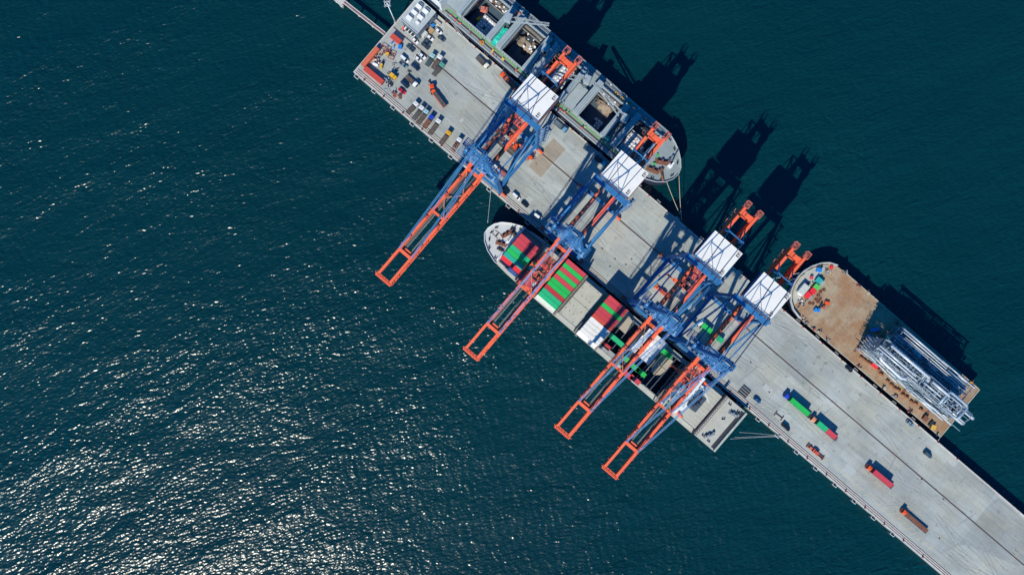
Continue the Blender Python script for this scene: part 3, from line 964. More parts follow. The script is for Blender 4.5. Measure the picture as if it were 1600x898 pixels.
winch(-17.5, 11.2, 5.6, SHB, .2, .9, DARKSTEEL)
def bitts(pts, z, parent, m=DARKSTEEL):
    for (u, n, r) in pts:
        mb = MB()
        for k in (-.55, .55):
            mb.path([(u + k * math.cos(r), n + k * math.sin(r), z), (u + k * math.cos(r), n + k * math.sin(r), z + .8), (u + k * math.cos(r), n + k * math.sin(r), z + .95)], [.25, .25, .33], 8)
        mb.cb(u, n, z + .06, 1.9, .7, .12, r)
        part('bitts', mb, m, parent, pier=True)
bitts([(-26.5, 18.5, .9), (-25.4, 11.5, -.9), (-22.6, 8.1, -.6), (-20, 24.2, .5), (-16.6, 6.2, 0), (-16.2, 26.0, 0), (-23.8, 15.6, 1.5), (-26.8, 15.0, 1.2)], 5.6, SHB)
bitts([(127, 6, 0), (131, 5.6, 0), (127, 27.6, 0), (133, 27.4, 0), (129.4, 19.5, .7)], 3.4, SHB)
pb('foremast', MB().tube((-17, 16.6, 5.6), (-17, 16.6, 15), .3, 8).box(-17.6, -16.4, 15.4, 17.8, 12, 12.15).box(-17.1, -16.9, 14.6, 18.6, 13.6, 13.8), WHITEP)
an = MB()
for s_ in (0, 1):
    an.tube((-21 - s_, 17.5 - s_ * 3, 5.75), (-26, 17 - s_ * 2.2, 5.75), .12, 6)
pb('anchor_chain', an, RUST)
# coamings, hatches, lashing bridges (along u)
def frame_mb(u0, u1, n0, n1, z0, z1, w=.5):
    return MB().box(u0, u1, n0, n0 + w, z0, z1).box(u0, u1, n1 - w, n1, z0, z1).box(u0, u0 + w, n0 + w, n1 - w, z0, z1).box(u1 - w, u1, n0 + w, n1 - w, z0, z1)
def lashing(u, n0, n1, zt):
    mb = MB().box(u - .45, u + .45, n0, n1, zt - .1, zt)
    n = n0
    while n < n1:
        mb.box(u - .4, u + .4, n, n + .18, 3.05, zt - .1)
        mb.box(u - .5, u - .44, n, n + .1, zt, zt + 1).box(u + .44, u + .5, n, n + .1, zt, zt + 1)
        n += 2.36
    mb.box(u - .5, u - .44, n0, n1, zt + .95, zt + 1.02).box(u + .44, u + .5, n0, n1, zt + .95, zt + 1.02)
    return pb('lashing_bridge', mb, mat('lashing_bridge_paint', (0.22, 0.20, 0.16), .7, var=.35, scale=1.5, dirt=.5))
BAYS = [(-14.3, -2.1), (-.4, 11.8), (12.4, 24.6), (27.0, 39.6), (40.7, 52.9), (54.3, 66.7), (68.2, 80.4), (81.8, 94.2)]
for (a, b) in BAYS:
    pb('hatch_coaming', frame_mb(a - .1, b + .1, 5.7, 28.1, 3.055, 4.6, .35), GREYSTEEL)
for i in (0, 1, 2, 3, 4):
    a, b = BAYS[i]
    n0, n1 = (8.6, 24.6) if i == 0 else (5.8, 28.0)
    hb = MB().box(a + .3, b - .3, n0 if i == 0 else 6.1, 16.9, 4.61, 5.3).box(a + .3, b - .3, 17.1, n1 - .1, 4.61, 5.3)
    pb('hatch_cover', hb, CREAM)
# bare weathered hatch of bay four: fittings
hb = MB()
rnd = random.Random(3)
for i in range(5):
    for j in range(7):
        if rnd.random() < .6:
            hb.cb(28.2 + i * 2.6, 6.8 + j * 3.4, 5.4, .4, .4, .2)
pb('twistlock_foot', hb, RUST)
for u, n0, n1, zt in ((-1.25, 4, 30, 7.5), (25.8, 3.3, 30.2, 8.5), (39.9, 3.3, 30.2, 7.5), (53.6, 3.3, 30.2, 9), (67.4, 3.3, 30.2, 7.5), (95.0, 3.3, 30.2, 7.5), (12.1, 3.3, 30.2, 6)):
    lashing(u, n0, n1, zt)
# open holds: dark cell guides below deck level are framed by raised walls
for i in (5, 6, 7):
    a, b = BAYS[i]
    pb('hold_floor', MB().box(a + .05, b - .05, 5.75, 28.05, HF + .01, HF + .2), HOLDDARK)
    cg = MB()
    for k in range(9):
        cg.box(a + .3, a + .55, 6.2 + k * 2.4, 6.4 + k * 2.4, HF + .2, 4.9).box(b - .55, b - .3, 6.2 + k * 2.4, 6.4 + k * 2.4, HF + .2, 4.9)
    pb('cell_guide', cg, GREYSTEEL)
# raised platforms that carry the boxes still in the holds, and girders under the loose hatch panels
PLAT = mat('hold_shade_navy', (.05, .08, .115), .8, var=.3)  # hold shade put into the colour, so sunlit platforms and girders stay dim
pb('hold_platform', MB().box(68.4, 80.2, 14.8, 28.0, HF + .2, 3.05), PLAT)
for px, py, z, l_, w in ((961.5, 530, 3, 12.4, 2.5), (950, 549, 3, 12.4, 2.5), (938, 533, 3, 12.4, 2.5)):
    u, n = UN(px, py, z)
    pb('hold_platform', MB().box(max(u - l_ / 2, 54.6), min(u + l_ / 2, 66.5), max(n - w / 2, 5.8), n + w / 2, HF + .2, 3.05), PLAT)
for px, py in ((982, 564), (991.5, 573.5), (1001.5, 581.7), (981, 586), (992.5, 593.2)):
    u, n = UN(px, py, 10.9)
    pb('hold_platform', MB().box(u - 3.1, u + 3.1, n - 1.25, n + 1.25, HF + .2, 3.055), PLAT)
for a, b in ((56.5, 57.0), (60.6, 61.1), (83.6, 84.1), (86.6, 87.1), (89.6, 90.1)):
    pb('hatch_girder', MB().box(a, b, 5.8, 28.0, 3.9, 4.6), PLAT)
# pontoon hatch panels lying in the open bays
pan = MB().prism([UN(979.5, 489, 5.5), UN(988.5, 502, 5.5), UN(977, 521.5, 5.5), UN(962.5, 508.5, 5.5)], 4.62, 5.4)
pb('hatch_panel', pan, mat('tan_hatch_paint', (0.38, 0.335, 0.26), .7, var=.12, scale=.4, dirt=.4, dirtcol=(.26, .2, .15)))
TANH = MATS['tan_hatch_paint']
for poly in (((1037, 552.5), (1043.5, 558), (1033, 571), (1026, 565.5)), ((1046, 559.5), (1052, 564), (1041, 578), (1034.5, 572)), ((1025, 566.5), (1032.5, 572.5), (1021.5, 585), (1017, 577.5)), ((1034, 573), (1040.5, 578.5), (1031.5, 585.5), (1023, 585.5))):
    pb('hatch_panel', MB().prism([UN(*q, 5.2) for q in poly], 4.62 + .003 * poly[0][1] % .3, 5.3), TANH)
pb('hatch_panel', MB().box(82.3, 84, 25.2, 28.0, 4.62, 5.3), TANH)
# deckhouse, bridge and funnel
ho = pb('deckhouse', MB().box(96.2, 104.6, 5.2, 28.4, 3.055, 17.6), mat('white_ship_paint', (0.66, 0.69, 0.70), .5, var=.08, scale=.4, dirt=.3, dirtcol=(.42, .38, .33)))
SHW = MATS['white_ship_paint']
pb('bridge', MB().box(96.6, 102.8, 3.0, 30.2, 17.62, 18.2).box(97.2, 102.4, 8.5, 25.0, 18.2, 20.6), SHW, ho)
pb('window', MB().box(97.12, 97.22, 8.8, 24.7, 18.9, 20.0).box(98, 102, 8.42, 8.52, 18.9, 20).box(98, 102, 24.98, 25.08, 18.9, 20), GLASS, ho)
pb('roof', MB().box(97.0, 102.6, 8.3, 25.2, 20.6, 20.75), mat('pale_blue_deck_paint', (0.20, 0.30, 0.40), .6, var=.15), ho)
pb('wing_deck', MB().box(97.0, 102.4, 3.2, 8.3, 18.2, 18.24).box(97.0, 102.4, 25.2, 30.0, 18.2, 18.24), mat('green_deck_paint', (0.06, 0.24, 0.16), .6, var=.15), ho)
pb('radar_mast', MB().tube((99.5, 16.8, 20.75), (99.5, 16.8, 29), .35, 8).box(98.9, 100.1, 14.8, 18.8, 25, 25.2).box(99.3, 99.7, 15.2, 18.4, 27.4, 27.7).tube((99.5, 15.4, 25.2), (99.5, 15.4, 27), .1, 6), WHITEP, ho)
rl = MB()
for (x0, x1, y0, y1, z) in ((96.6, 102.8, 3.0, 30.2, 18.2), (104.6, 108.4, 6.5, 27, 9.5)):
    rl.strip([(x0, y0), (x1, y0), (x1, y1), (x0, y1)], .06, z + .9, z + 1.0, True).strip([(x0, y0), (x1, y0), (x1, y1), (x0, y1)], .05, z + .4, z + .48, True)
pb('railing', rl, WHITEP, ho)
pb('accommodation_deck', MB().box(104.6, 108.4, 6.5, 27, 3.055, 9.5).box(105.0, 108.0, 8, 25, 9.5, 12.4), SHW)
fn = pb('funnel', MB().box(107.3, 112.6, 12.2, 21.4, 3.055, 14.6), mat('dark_funnel_paint', (0.05, 0.07, 0.10), .5, var=.2))
fm = MB()
for k in range(5):
    fm.tube((109 + .8 * (k % 3), 14 + k * 1.4, 14.6), (109.3 + .8 * (k % 3), 14 + k * 1.4, 16.6 + .3 * k), .4, 10)
pb('exhaust_pipe', fm, DARKSTEEL, fn)
bt = MB()
for s_, n in ((1, 5.2), (1, 26.0)):
    bt.path([(105, n + 1, 11), (106, n + 1, 11.2), (109, n + 1, 11.2), (110.5, n + 1, 11)], [.2, 1.1, 1.1, .2], 10)
pb('lifeboat', bt, ORANGE)
jb = MB().tube((107, 24.6, 3), (107, 24.6, 14), .5, 10).beam((107, 24.6, 13.6), (114, 20.6, 15.6), .5)
pb('provision_crane', jb, WHITEP)
cl = MB()
rnd = random.Random(9)
for i in range(44):
    u, n = rnd.uniform(97, 107), rnd.choice((rnd.uniform(3.5, 8), rnd.uniform(25.5, 29.5), rnd.uniform(9, 24)))
    z = 18.24 if (n < 8.2 or n > 25.3) else 20.75
    if u > 102: u, z = rnd.uniform(105.2, 107.6), 12.4; n = rnd.uniform(9, 24)
    cl.box(u - rnd.uniform(.2, .6), u + rnd.uniform(.2, .6), n - rnd.uniform(.2, .6), n + rnd.uniform(.2, .6), z, z + rnd.uniform(.4, 1.3))
pb('deck_fitting', cl, mat('mixed_deck_fitting', (0.25, 0.33, 0.36), .6, var=.7, scale=.8))
# aft hatch, lattice strip, ramp
pb('aft_hatch', MB().box(108.6, 121.2, 5.9, 27.9, 3.06, 5.2), CREAM)
ah = MB()
for k in range(10):
    ah.box(113 + .0, 121.2, 7.3 + k * 2.1, 7.42 + k * 2.1, 5.2, 5.24)
pb('hatch_seam', ah, TANH)
lb = MB().box(121.35, 122.0, 3.6, 29.8, 3.06, 7.2)
for k in range(18):
    lb.beam((122.4, 4 + k * 1.44, 7.2), (121.6, 5 + k * 1.44, 7.4), .22).box(121.9, 122.9, 4 + k * 1.44, 4.2 + k * 1.44, 7.0, 7.25)
lb.box(122.7, 122.95, 3.6, 29.8, 7.0, 7.3)
pb('lashing_bridge', lb, mat('brown_grey_steel', (0.13, 0.115, 0.115), .7, var=.5, scale=1.2))
winch(129.0, 8.2, 3.4, SHB, 1.0, 1.2, GREYSTEEL)
winch(131.5, 25.0, 3.4, SHB, .25, 1.2, GREYSTEEL)
pb('stern_rail', MB().box(135.9, 137.0, 3.4, 29.8, 3.4, 4.6).box(136.1, 136.8, 3.6, 29.6, 4.6, 4.7), mat('pale_green_grey', (0.40, 0.43, 0.38), .6, var=.2))
pb('stern_trench', MB().box(133.9, 135.85, 4.2, 29.2, 3.4, 3.45), DARKSTEEL)

# containers on the ship: bays from bow to stern, rows counted from the quay
ORD = ['first', 'second', 'third', 'fourth', 'fifth', 'sixth', 'seventh', 'eighth', 'ninth', 'tenth', 'eleventh']
TIER = ['bottom', 'second', 'third']
under = ['red', 'green', 'dark red', 'sea green', 'grey', 'red', 'blue', 'green']
rnd = random.Random(21)
def stack(bay, bayname, row, u, n, col, zb, tiers):
    for k in range(tiers):
        top = k == tiers - 1
        c = col if top else rnd.choice(under)
        where_mid = ('lower ' if k == 1 else 'upper ') if tiers == 4 and k in (1, 2) else ''
        where = 'top of' if top else ('bottom of' if k == 0 else 'middle of')
        container(c, f'{c} container, {where_mid}{where} {ORD[row]} stack from quay, {bayname}', u, n, zb + k * 2.6, 0, group=f'containers on the ship, {bayname}', bars=False)
PITCH = 2.39
b1n = ['red', 'red', 'red', 'sea green', 'green', 'teal', 'bright red']
for r, c in enumerate(b1n):
    stack(0, 'bay by the bow', r, -8.2, 23.0 - r * PITCH, c, 5.32, 3 if r < 6 else 2)
b2 = [('beige', 26.6, 1), ('red', 18.8, 2), ('green', 16.4, 2), ('teal', 14.0, 2), ('red', 9.2, 2), ('red', 6.8, 2), ('coral', 4.6, 1)]
for r, (c, n, k) in enumerate(b2):
    stack(1, 'bay under boom nearest bow', r, 5.7, n, c, 5.32, k)
b3 = ['red', 'green', 'red', 'green', 'red', 'green', 'green', 'dark red', 'sea green', 'sea green', 'white']
for r, c in enumerate(b3):
    stack(2, 'striped red and green bay', r, 18.5, 28.6 - r * PITCH, c, 5.32, 3 if r < 10 else 2)
b5 = ['red', 'red', 'green', 'red', 'red', 'orange red', 'white', 'white', 'white', 'white', 'white']
for r, c in enumerate(b5):
    stack(4, 'half red half white bay', r, 46.8, 28.4 - r * PITCH, c, 5.32, 3 if r < 10 else 2)
b7 = ['white', 'white', 'white', 'white', 'white', 'white']
for r, c in enumerate(b7):
    stack(6, 'white bay before bridge', r, 73.4, 28.6 - r * PITCH, c, 3.06, 4 if r < 2 else 3)
container('sea green', 'sea green container lying alone down in the open hold', *UN(961.5, 530, 3), 3.06)
container('grey', 'grey container lying in the shaded open hold by the seaward side', *UN(950, 549, 3), 3.06)
container('dark red', 'dark red container in shade beside the grey one in the hold', *UN(938, 533, 3), 3.06)
SHORT = {982: 'short green box farthest from bridge', 991.5: 'middle short green box', 1001.5: 'brightest short green box', 981: 'short red box farther from bridge', 992.5: 'short red box nearer bridge'}
for px, py, c, lab in ((982, 564, 'green', 'short green container farthest from the bridge in the seaward row'), (991.5, 573.5, 'green', 'short green container in the middle of the seaward row of three'),
                      (1001.5, 581.7, 'green', 'short bright green container nearest the bridge in the seaward row'), (981, 586, 'red', 'short red container seaward of the green row, farther from the bridge'),
                      (992.5, 593.2, 'red', 'short red container at the hull side, seaward of the brightest green one')):
    u, n = UN(px, py, 10.9)
    container(c, lab, u, n, 8.3, 0, True, 'short containers on the seaward side', False)
    for k in (0, 1):
        cc = 'grey' if k == 0 else 'dark red'
        container(cc, f'{cc} short box {("at the bottom", "in the middle")[k]} under the {SHORT[px]}', u, n, 3.06 + 2.61 * k, 0, True, 'short containers on the seaward side', False)
u, n = UN(1042, 552.5, 8)
container('green', 'short green container standing on the tan hatch panels', u, n, 5.35, 0, True, None, False)
tk = MB().path([(-3, 0, 1.2), (-2.9, 0, 1.2), (-2.6, 0, 1.2), (2.6, 0, 1.2), (2.9, 0, 1.2), (3, 0, 1.2)], [.3, .9, 1.15, 1.15, .9, .3], 14).box(-3, -2.85, -1.2, 1.2, 0, 2.4).box(2.85, 3, -1.2, 1.2, 0, 2.4)
u, n = UN(801, 425, 6)
solo('tank_container', tk, WHITEP, 'white tank container beside the bright red stack at the bow', 'tank', u, n, 3.06)

# ------------------------------------------------------------------ bulk carrier
SHA = thing('bulk_carrier', 'grey bulk carrier with open holds moored on the landward face', 'ship', -60, 100, WATER)
def pa(name, mb, m, parent=None, **k):
    return part(name, mb, m, parent or SHA, pier=True, **k)
SN, NN = 85.6, 115.6
bowA = [(4, 115.6), (8, 114.9), (12, 113.8), (15.6, 112.6), (19.6, 110.7), (23.7, 107.6), (26.6, 104.4), (27.8, 101.0), (27.3, 97.4), (25.1, 93.6), (21.6, 90.6), (17, 88.4), (12, 86.9), (5, 85.8)]
outA = [(-170, SN), (-170, NN)] + bowA + [(0, SN)]
pa('hull', MB().prism(outA, -9, -4.0), HULLNAVY)
HOLDS = [(-111.0, -94.6), (-84.4, -70.6), (-61.5, -46.0), (-31.8, -17.4), (-6.0, 9.8)]
HN0, HN1 = 90.8, 110.4
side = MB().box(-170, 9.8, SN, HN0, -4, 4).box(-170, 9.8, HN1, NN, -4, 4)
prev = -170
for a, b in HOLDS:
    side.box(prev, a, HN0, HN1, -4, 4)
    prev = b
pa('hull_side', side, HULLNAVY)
fpoly = [(9.8, NN - .9)] + [(8, 114.9)] + bowA[2:] + [(9.8, SN + .5)]
pa('bow_block', MB().prism([(9.8, 114.6)] + bowA[2:-1] + [(9.8, 86.5)], -4, 6.4, [(min(u, 24) if u > 20 else u, 100 + (n - 100) * .86) for u, n in [(9.8, 114.6)] + bowA[2:-1] + [(9.8, 86.5)]]), HULLNAVY)
pa('side_deck', MB().box(-170, 9.8, SN + .02, HN0 - .02, 4.0, 4.06).box(-170, 9.8, HN1 + .02, NN - .02, 4.0, 4.06), SHIPGREY)
cd = MB()
prev = -170
for a, b in HOLDS:
    cd.box(prev + .02, a - .02, HN0 - .02, HN1 + .02, 4.0, 4.055)
    prev = b
pa('cross_deck', cd, SHIPGREY)
pa('forecastle', MB().prism([(10.1, 114.3)] + [(u, n) for u, n in bowA[2:-1]] + [(10.1, 86.8)], 6.4, 6.46), SHIPGREY)
pa('bulwark', MB().strip(bowA[2:-1], .25, 6.46, 7.5), mat('pale_grey_paint', (0.45, 0.48, 0.49), .5, var=.1))
pa('deck_edge_rail', MB().strip([(-170, SN + .2), (9.6, SN + .2)], .08, 4.9, 5.0).strip([(-170, NN - .2), (9.6, NN - .2)], .08, 4.9, 5.0).strip([(-170, SN + .25), (9.6, SN + .25)], .3, 4.06, 4.2), mat('pale_grey_paint', (0.45, 0.48, 0.49)))
for a, b in HOLDS:
    pa('hatch_coaming', frame_mb(a - .45, b + .45, HN0 - .45, HN1 + .45, 4.06, 6.4, .42), SHIPPANEL)
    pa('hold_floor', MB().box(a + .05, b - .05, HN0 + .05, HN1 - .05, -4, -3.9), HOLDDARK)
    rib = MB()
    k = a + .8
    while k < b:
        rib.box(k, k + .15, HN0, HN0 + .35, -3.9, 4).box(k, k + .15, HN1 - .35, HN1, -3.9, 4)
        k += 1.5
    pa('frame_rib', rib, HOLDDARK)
LEDGE = mat('rusty_grey_ledge', (.20, .19, .17), .8, var=.3, dirt=.6, scale=.6, dirtcol=(.2, .1, .06))
for a, b, n0, z in ((-111, -94.6, 106.4, 2.2), (-84.4, -70.6, 107.6, 1.6), (-31.8, -17.4, 106.8, 1.8), (-61.5, -46, 107.8, 1.2)):
    pa('tween_deck', MB().box(a + .05, b - .05, n0, HN1 - .05, z - .4, z).box(a + .05, b - .05, n0, n0 + .3, z, z + 1.0), LEDGE)
for n, w, m_ in ((87.3, .16, SHIPPANEL), (87.9, .12, RUST), (113.4, .16, SHIPPANEL), (114.2, .12, GREYSTEEL)):
    pp = MB().box(-121, 8, n - w, n + w, 4.3, 4.3 + w * 2)
    for u in range(-120, 8, 4):
        pp.box(u, u + .2, n - w - .1, n + w + .1, 4.06, 4.32)
    pa('deck_pipe', pp, m_)
rnd = random.Random(44)
for i in range(95):
    u = rnd.uniform(-120, 8)
    n = rnd.choice((rnd.uniform(86.2, 88.8), rnd.uniform(111.2, 115), rnd.uniform(111.2, 115)))
    if rnd.random() < .35:
        gap = rnd.choice(((-92, -87), (-68, -63), (-45, -34), (-15, -8)))
        u, n = rnd.uniform(*gap), rnd.uniform(92, 110)
    w, d, h = rnd.uniform(.3, 1.3), rnd.uniform(.3, 1.0), rnd.uniform(.4, 1.6)
    pa('deck_fitting', MB().cb(u, n, 4.06 + h / 2, w, d, h, rnd.uniform(0, 1.5)), rnd.choice((SHIPPANEL, DARKSTEEL, WHITEP, RUST, ORANGE, GREYSTEEL, NAVY)))
for a, b in HOLDS:
    cs_ = MB()
    u = a
    while u < b:
        cs_.box(u, u + .16, HN0 - 1.0, HN0 - .46, 4.06, 6.2).box(u, u + .16, HN1 + .46, HN1 + 1.0, 4.06, 6.2)
        u += 1.6
    pa('coaming_stay', cs_, SHIPGREY)
# green walkway along the side deck
gw = MB().box(-120, 8, 89.1, 89.65, 4.06, 4.10).beam((-121.5, 87.7, 4.09), (-119.5, 89.4, 4.09), .4, .03)
pa('walkway_stripe', gw, PIPEGREEN)
# folding hatch covers standing on edge at the hold ends
def folded(u, w, n0=HN0 - .6, n1=HN1 + .6, zt=10.5):
    mb = MB()
    for k in (-1, 0, 1):
        mb.box(u + k * w / 3 - w / 6 + .05, u + k * w / 3 + w / 6 - .05, n0, n1, 6.45, zt - .25 * abs(k))
    n = n0 + .8
    while n < n1:
        mb.box(u - w / 2, u + w / 2, n, n + .14, 6.45, zt - .4)
        n += 2.4
    mb.box(u - w / 2 - .1, u + w / 2 + .1, n0 - .3, n0, 5.6, 7).box(u - w / 2 - .1, u + w / 2 + .1, n1, n1 + .3, 5.6, 7)
    return pa('hatch_cover', mb, SHIPPANEL)
for u, w in ((-113.2, 3.0), (-92.9, 3.0), (-86.2, 3.2), (-68.6, 3.0), (-63.4, 3.0), (-44.0, 3.0), (-33.7, 3.2), (-15.4, 3.0), (-8.0, 3.0)):
    folded(u, w)
pa('hatch_cover', MB().box(-126, -115.2, HN0 + .2, HN1 - .2, 6.0, 6.9), SHIPPANEL)
pa('hatch_cover', MB().box(-42.4, -36.0, HN0, 104, 5.2, 6.6), SHIPPANEL)
pa('hatch_cover', MB().box(7.2, 11.2, HN0 - .3, HN1 + .3, 6.47, 7.4), SHIPPANEL)
# deck cranes
def deck_crane(u, n, tip, ztip=19, luff=9):
    c = pa('deck_crane', MB().path([(u, n, 4), (u, n, 13.5), (u, n, 13.6)], [1.7, 1.5, 1.9], 14).cb(u, n, 15.6, 3.4, 3.8, 4.0, .3), SHIPPANEL)
    du, dn = tip[0] - u, tip[1] - n
    L_ = math.hypot(du, dn)
    pu, pn = -dn / L_, du / L_
    j = MB()
    for s_ in (-1, 1):
        j.beam((u + pu * s_ * 1.3, n + pn * s_ * 1.3, 14.5), (tip[0] + pu * s_ * .5, tip[1] + pn * s_ * .5, ztip), .5, .7)
    for k in range(1, 7):
        f, g = k / 7, (k + .8) / 7
        w0, w1 = 1.3 - .8 * f, 1.3 - .8 * g
        z0, z1 = 14.5 + (ztip - 14.5) * f, 14.5 + (ztip - 14.5) * g
        j.beam((u + du * f + pu * w0, n + dn * f + pn * w0, z0), (u + du * g - pu * w1, n + dn * g - pn * w1, z1), .18)
    part('jib', j, SHIPPANEL, c, pier=True)
    r_ = MB()
    for s_ in (-.5, .5):
        r_.tube((u + s_, n, 17.5), (tip[0] + pu * s_, tip[1] + pn * s_, ztip + .2), .07, 5)
    part('luffing_rope', r_, CABLE, c, pier=True)
    part('crane_cab', MB().cb(u + du / L_ * 2.2 + pu * 1.2, n + dn / L_ * 2.2 + pn * 1.2, 15.4, 1.4, 1.4, 2.2, .3), GLASS, c, pier=True)
deck_crane(-90.2, 103.0, (-72, 113.5), 17)
deck_crane(-39.4, 105.0, (-60.5, 91.5), 22)
deck_crane(-12.2, 102.6, (-35.5, 104.6), 21)
deck_crane(-118, 103, (-100, 115), 20)
deck_crane(-65.8, 103.5, (-64.9, 89.0), 14)
# superstructure at the stern end
ss = pa('superstructure', MB().box(-140, -122.0, 86.6, 114.6, 4.06, 15.5), mat('white_ship_paint', (0.66, 0.69, 0.70)))
pa('bridge_wing', MB().box(-126.5, -121.8, 85.8, 92.0, 15.52, 16.0), WHITEP, ss)
pa('wing_deck', MB().box(-126.2, -122.2, 86.1, 91.6, 16.0, 16.05).box(-124.2, -122.0, 91.7, 94.0, 15.52, 15.56), mat('teal_green_deck_paint', (0.012, 0.36, 0.26), .6, var=.15), ss)
pa('bulwark', frame_mb(-126.5, -121.8, 85.8, 92.0, 16.0, 17.0, .3), WHITEP, ss)
pa('roof', MB().box(-140, -122.2, 92.5, 114.4, 15.5, 15.6), mat('pale_blue_deck_paint', (0.20, 0.30, 0.40)), ss)
# teal sheet draped over the coaming between two holds
ts = MB()
rnd = random.Random(4)
nu, nn = 9, 16
g = []
for i in range(nu + 1):
    for j in range(nn + 1):
        g.append((-91.2 + 3.3 * i / nu + rnd.uniform(-.15, .15), 90.0 + 10.5 * j / nn + (rnd.uniform(-.5, .5) if j in (0, nn) else 0), 6.0 + 1.1 * math.sin(i * 1.1 + j * .5) * .3 + rnd.uniform(-.2, .2) + .9 * (j > 3)))
f = [(i * (nn + 1) + j, (i + 1) * (nn + 1) + j, (i + 1) * (nn + 1) + j + 1, i * (nn + 1) + j + 1) for i in range(nu) for j in range(nn)]
ts.add(g, f, True)
solo('tarpaulin', ts, TARP, 'bright teal tarpaulin draped between the folded hatch covers', 'tarpaulin', -89.5, 95, 4.06, pier=True)
ts = MB().lump(*UN(950.5, 215, 6), 5.6, 1.8, 1.6, .6, 8, 14, 4, .5)
solo('tarpaulin', ts, TARP, 'small teal tarpaulin heaped on the deck beside the crane shadow', 'tarpaulin', *UN(950.5, 215, 6), 4.06, pier=True)
# deck gear
for i, (u, n) in enumerate(((-113.5, 87.2), (-96.2, 87.2), (-72.2, 88.0), (-45.0, 87.4), (-38.6, 87.8), (-26.5, 87.3), (-2.5, 87.5))):
    pa('vent_cowl', MB().path([(u, n, 4.06), (u, n, 5.1), (u + .1, n, 5.4), (u + .5, n, 5.6)], [.35, .35, .45, .55], 9), ORANGE)
for u, n, r, c in ((-95.3, 87.5, 1.4, 0), (-43.5, 88.0, 1.0, 0), (-24.2, 112.8, 1.3, 1), (-15.5, 113.6, 1.1, 1), (-57.2, 113.0, 1.4, 1), (-20.6, 112.6, 1.3, 1)):
    mb = MB()
    for k in range(4):
        mb.ring(u, n, 4.07 + k * .22, 4.07 + k * .22 + .2, r * .45 - .05 * k, r - .12 * k, 16)
    solo('rope_coil', mb, mat('ochre_rope', (0.42, 0.26, 0.06), .9, var=.3, scale=2), ['large ochre rope coil on the side deck near the pier', 'small ochre rope coil on the side deck opposite a hold', 'ochre rope coil on the outer deck closest to the bow crane', 'ochre rope coil on the outer deck at the shadow edge',
         'ochre rope coil on the outer deck beyond the rear girder', 'ochre rope coil between two others on the outer deck'][((-95.3, -43.5, -24.2, -15.5, -57.2, -20.6).index(u))], 'rope coil', u, n, 4.06, pier=True, group='rope coils on the bulk carrier')
mb = MB()
for i in range(9):
    mb.box(-80 + i * .9, -79.6 + i * .9, 87.0, 87.6, 4.07, 4.9)
pa('pipe_manifold', mb, NAVY)
mb = MB().box(-88.6, -87.8, 86.6, 88.8, 4.07, 4.6).box(-82, -80.6, 87.4, 88.6, 4.07, 4.7)
pa('locker', mb, YELLOW)
winch(17.0, 100.5, 6.46, SHA, .5, 1.6); winch(16.0, 94.2, 6.46, SHA, .3, 1.5); winch(19.5, 103.6, 6.46, SHA, 1.4, 1.2, GREYSTEEL)
pa('windlass', MB().tube((20.2, 96.4, 7.2), (24.0, 93.2, 7.0), .6, 10).cb(19.6, 97, 7.2, 1.6, 1.6, 1.4), RUST)
pa('foremast', MB().tube((21.6, 101.5, 6.46), (21.6, 101.5, 16), .35, 8).box(20.5, 22.7, 100.6, 102.4, 6.46, 8.2).beam((21.6, 99, 13), (21.6, 104, 13), .25), WHITEP)
pa('locker', MB().cb(14.5, 97.2, 6.9, 1.6, .8, .9, .6).cb(13.0, 101.6, 6.8, 1.0, 1.6, .7, .4), GREEN)
bitts([(23.5, 105.5, -.9), (25.6, 98.6, 1.2), (22.8, 93.6, .8), (18.6, 90.8, .4), (17.6, 110.0, -.5), (14.2, 88.8, .3), (12.6, 112.2, -.2)], 6.46, SHA)
# cargo: jumbo bags, bulk heaps, machines in the holds
def bag_mb():
    mb = MB()
    rnd = random.Random(2)
    mb.lump(0, 0, 0, .95, .95, 1.25, 3, 10, 5, .08)
    q = MB().box(-.78, .78, -.78, .78, 0, .95)
    q.lump(0, 0, .93, .78, .78, .35, 2, 8, 3, .1)
    return q
b0 = None
def bag(u, n, z, label, group):
    global b0
    if b0 is None:
        b0 = solo('jumbo_bag', bag_mb(), BAGW, label, 'bag', u, n, z, 0, group)
        return
    dup(b0, u, n, z, 0, label, group)
def heap(name, label, u, n, ru, rn, h, m, seed, z=-3.9, cat='heap'):
    solo(name, MB().lump(u, n, z, ru, rn, h, seed, 26, 7, .3), m, label, cat, u, n, z, pier=True)
rnd = random.Random(17)
def bags(u0, u1, n0, n1, z, label, group, skip=.1, base_h=0.0):
    u = u0
    while u <= u1:
        n = n0
        while n <= n1:
            if rnd.random() > skip:
                bag(u + rnd.uniform(-.12, .12), n + rnd.uniform(-.12, .12), z, label, group)
            n += 1.75
        u += 1.75
bags(-104.5, -96.5, 91.8, 101.5, -2.4, 'white jumbo bag on the shaded floor of the hold closest to the bridge', 'jumbo bags in the hold closest to the bridge', .18)
pl = MB().box(-105.4, -95.2, 91.0, 103.0, -3.9, -2.42)  # block added to lift the bags so they catch more skylight
solo('bag_plinth', pl, HOLDDARK, 'dark added dunnage under the bags in the hold closest to the bridge', 'plinth', -100, 97, -3.9, pier=True)
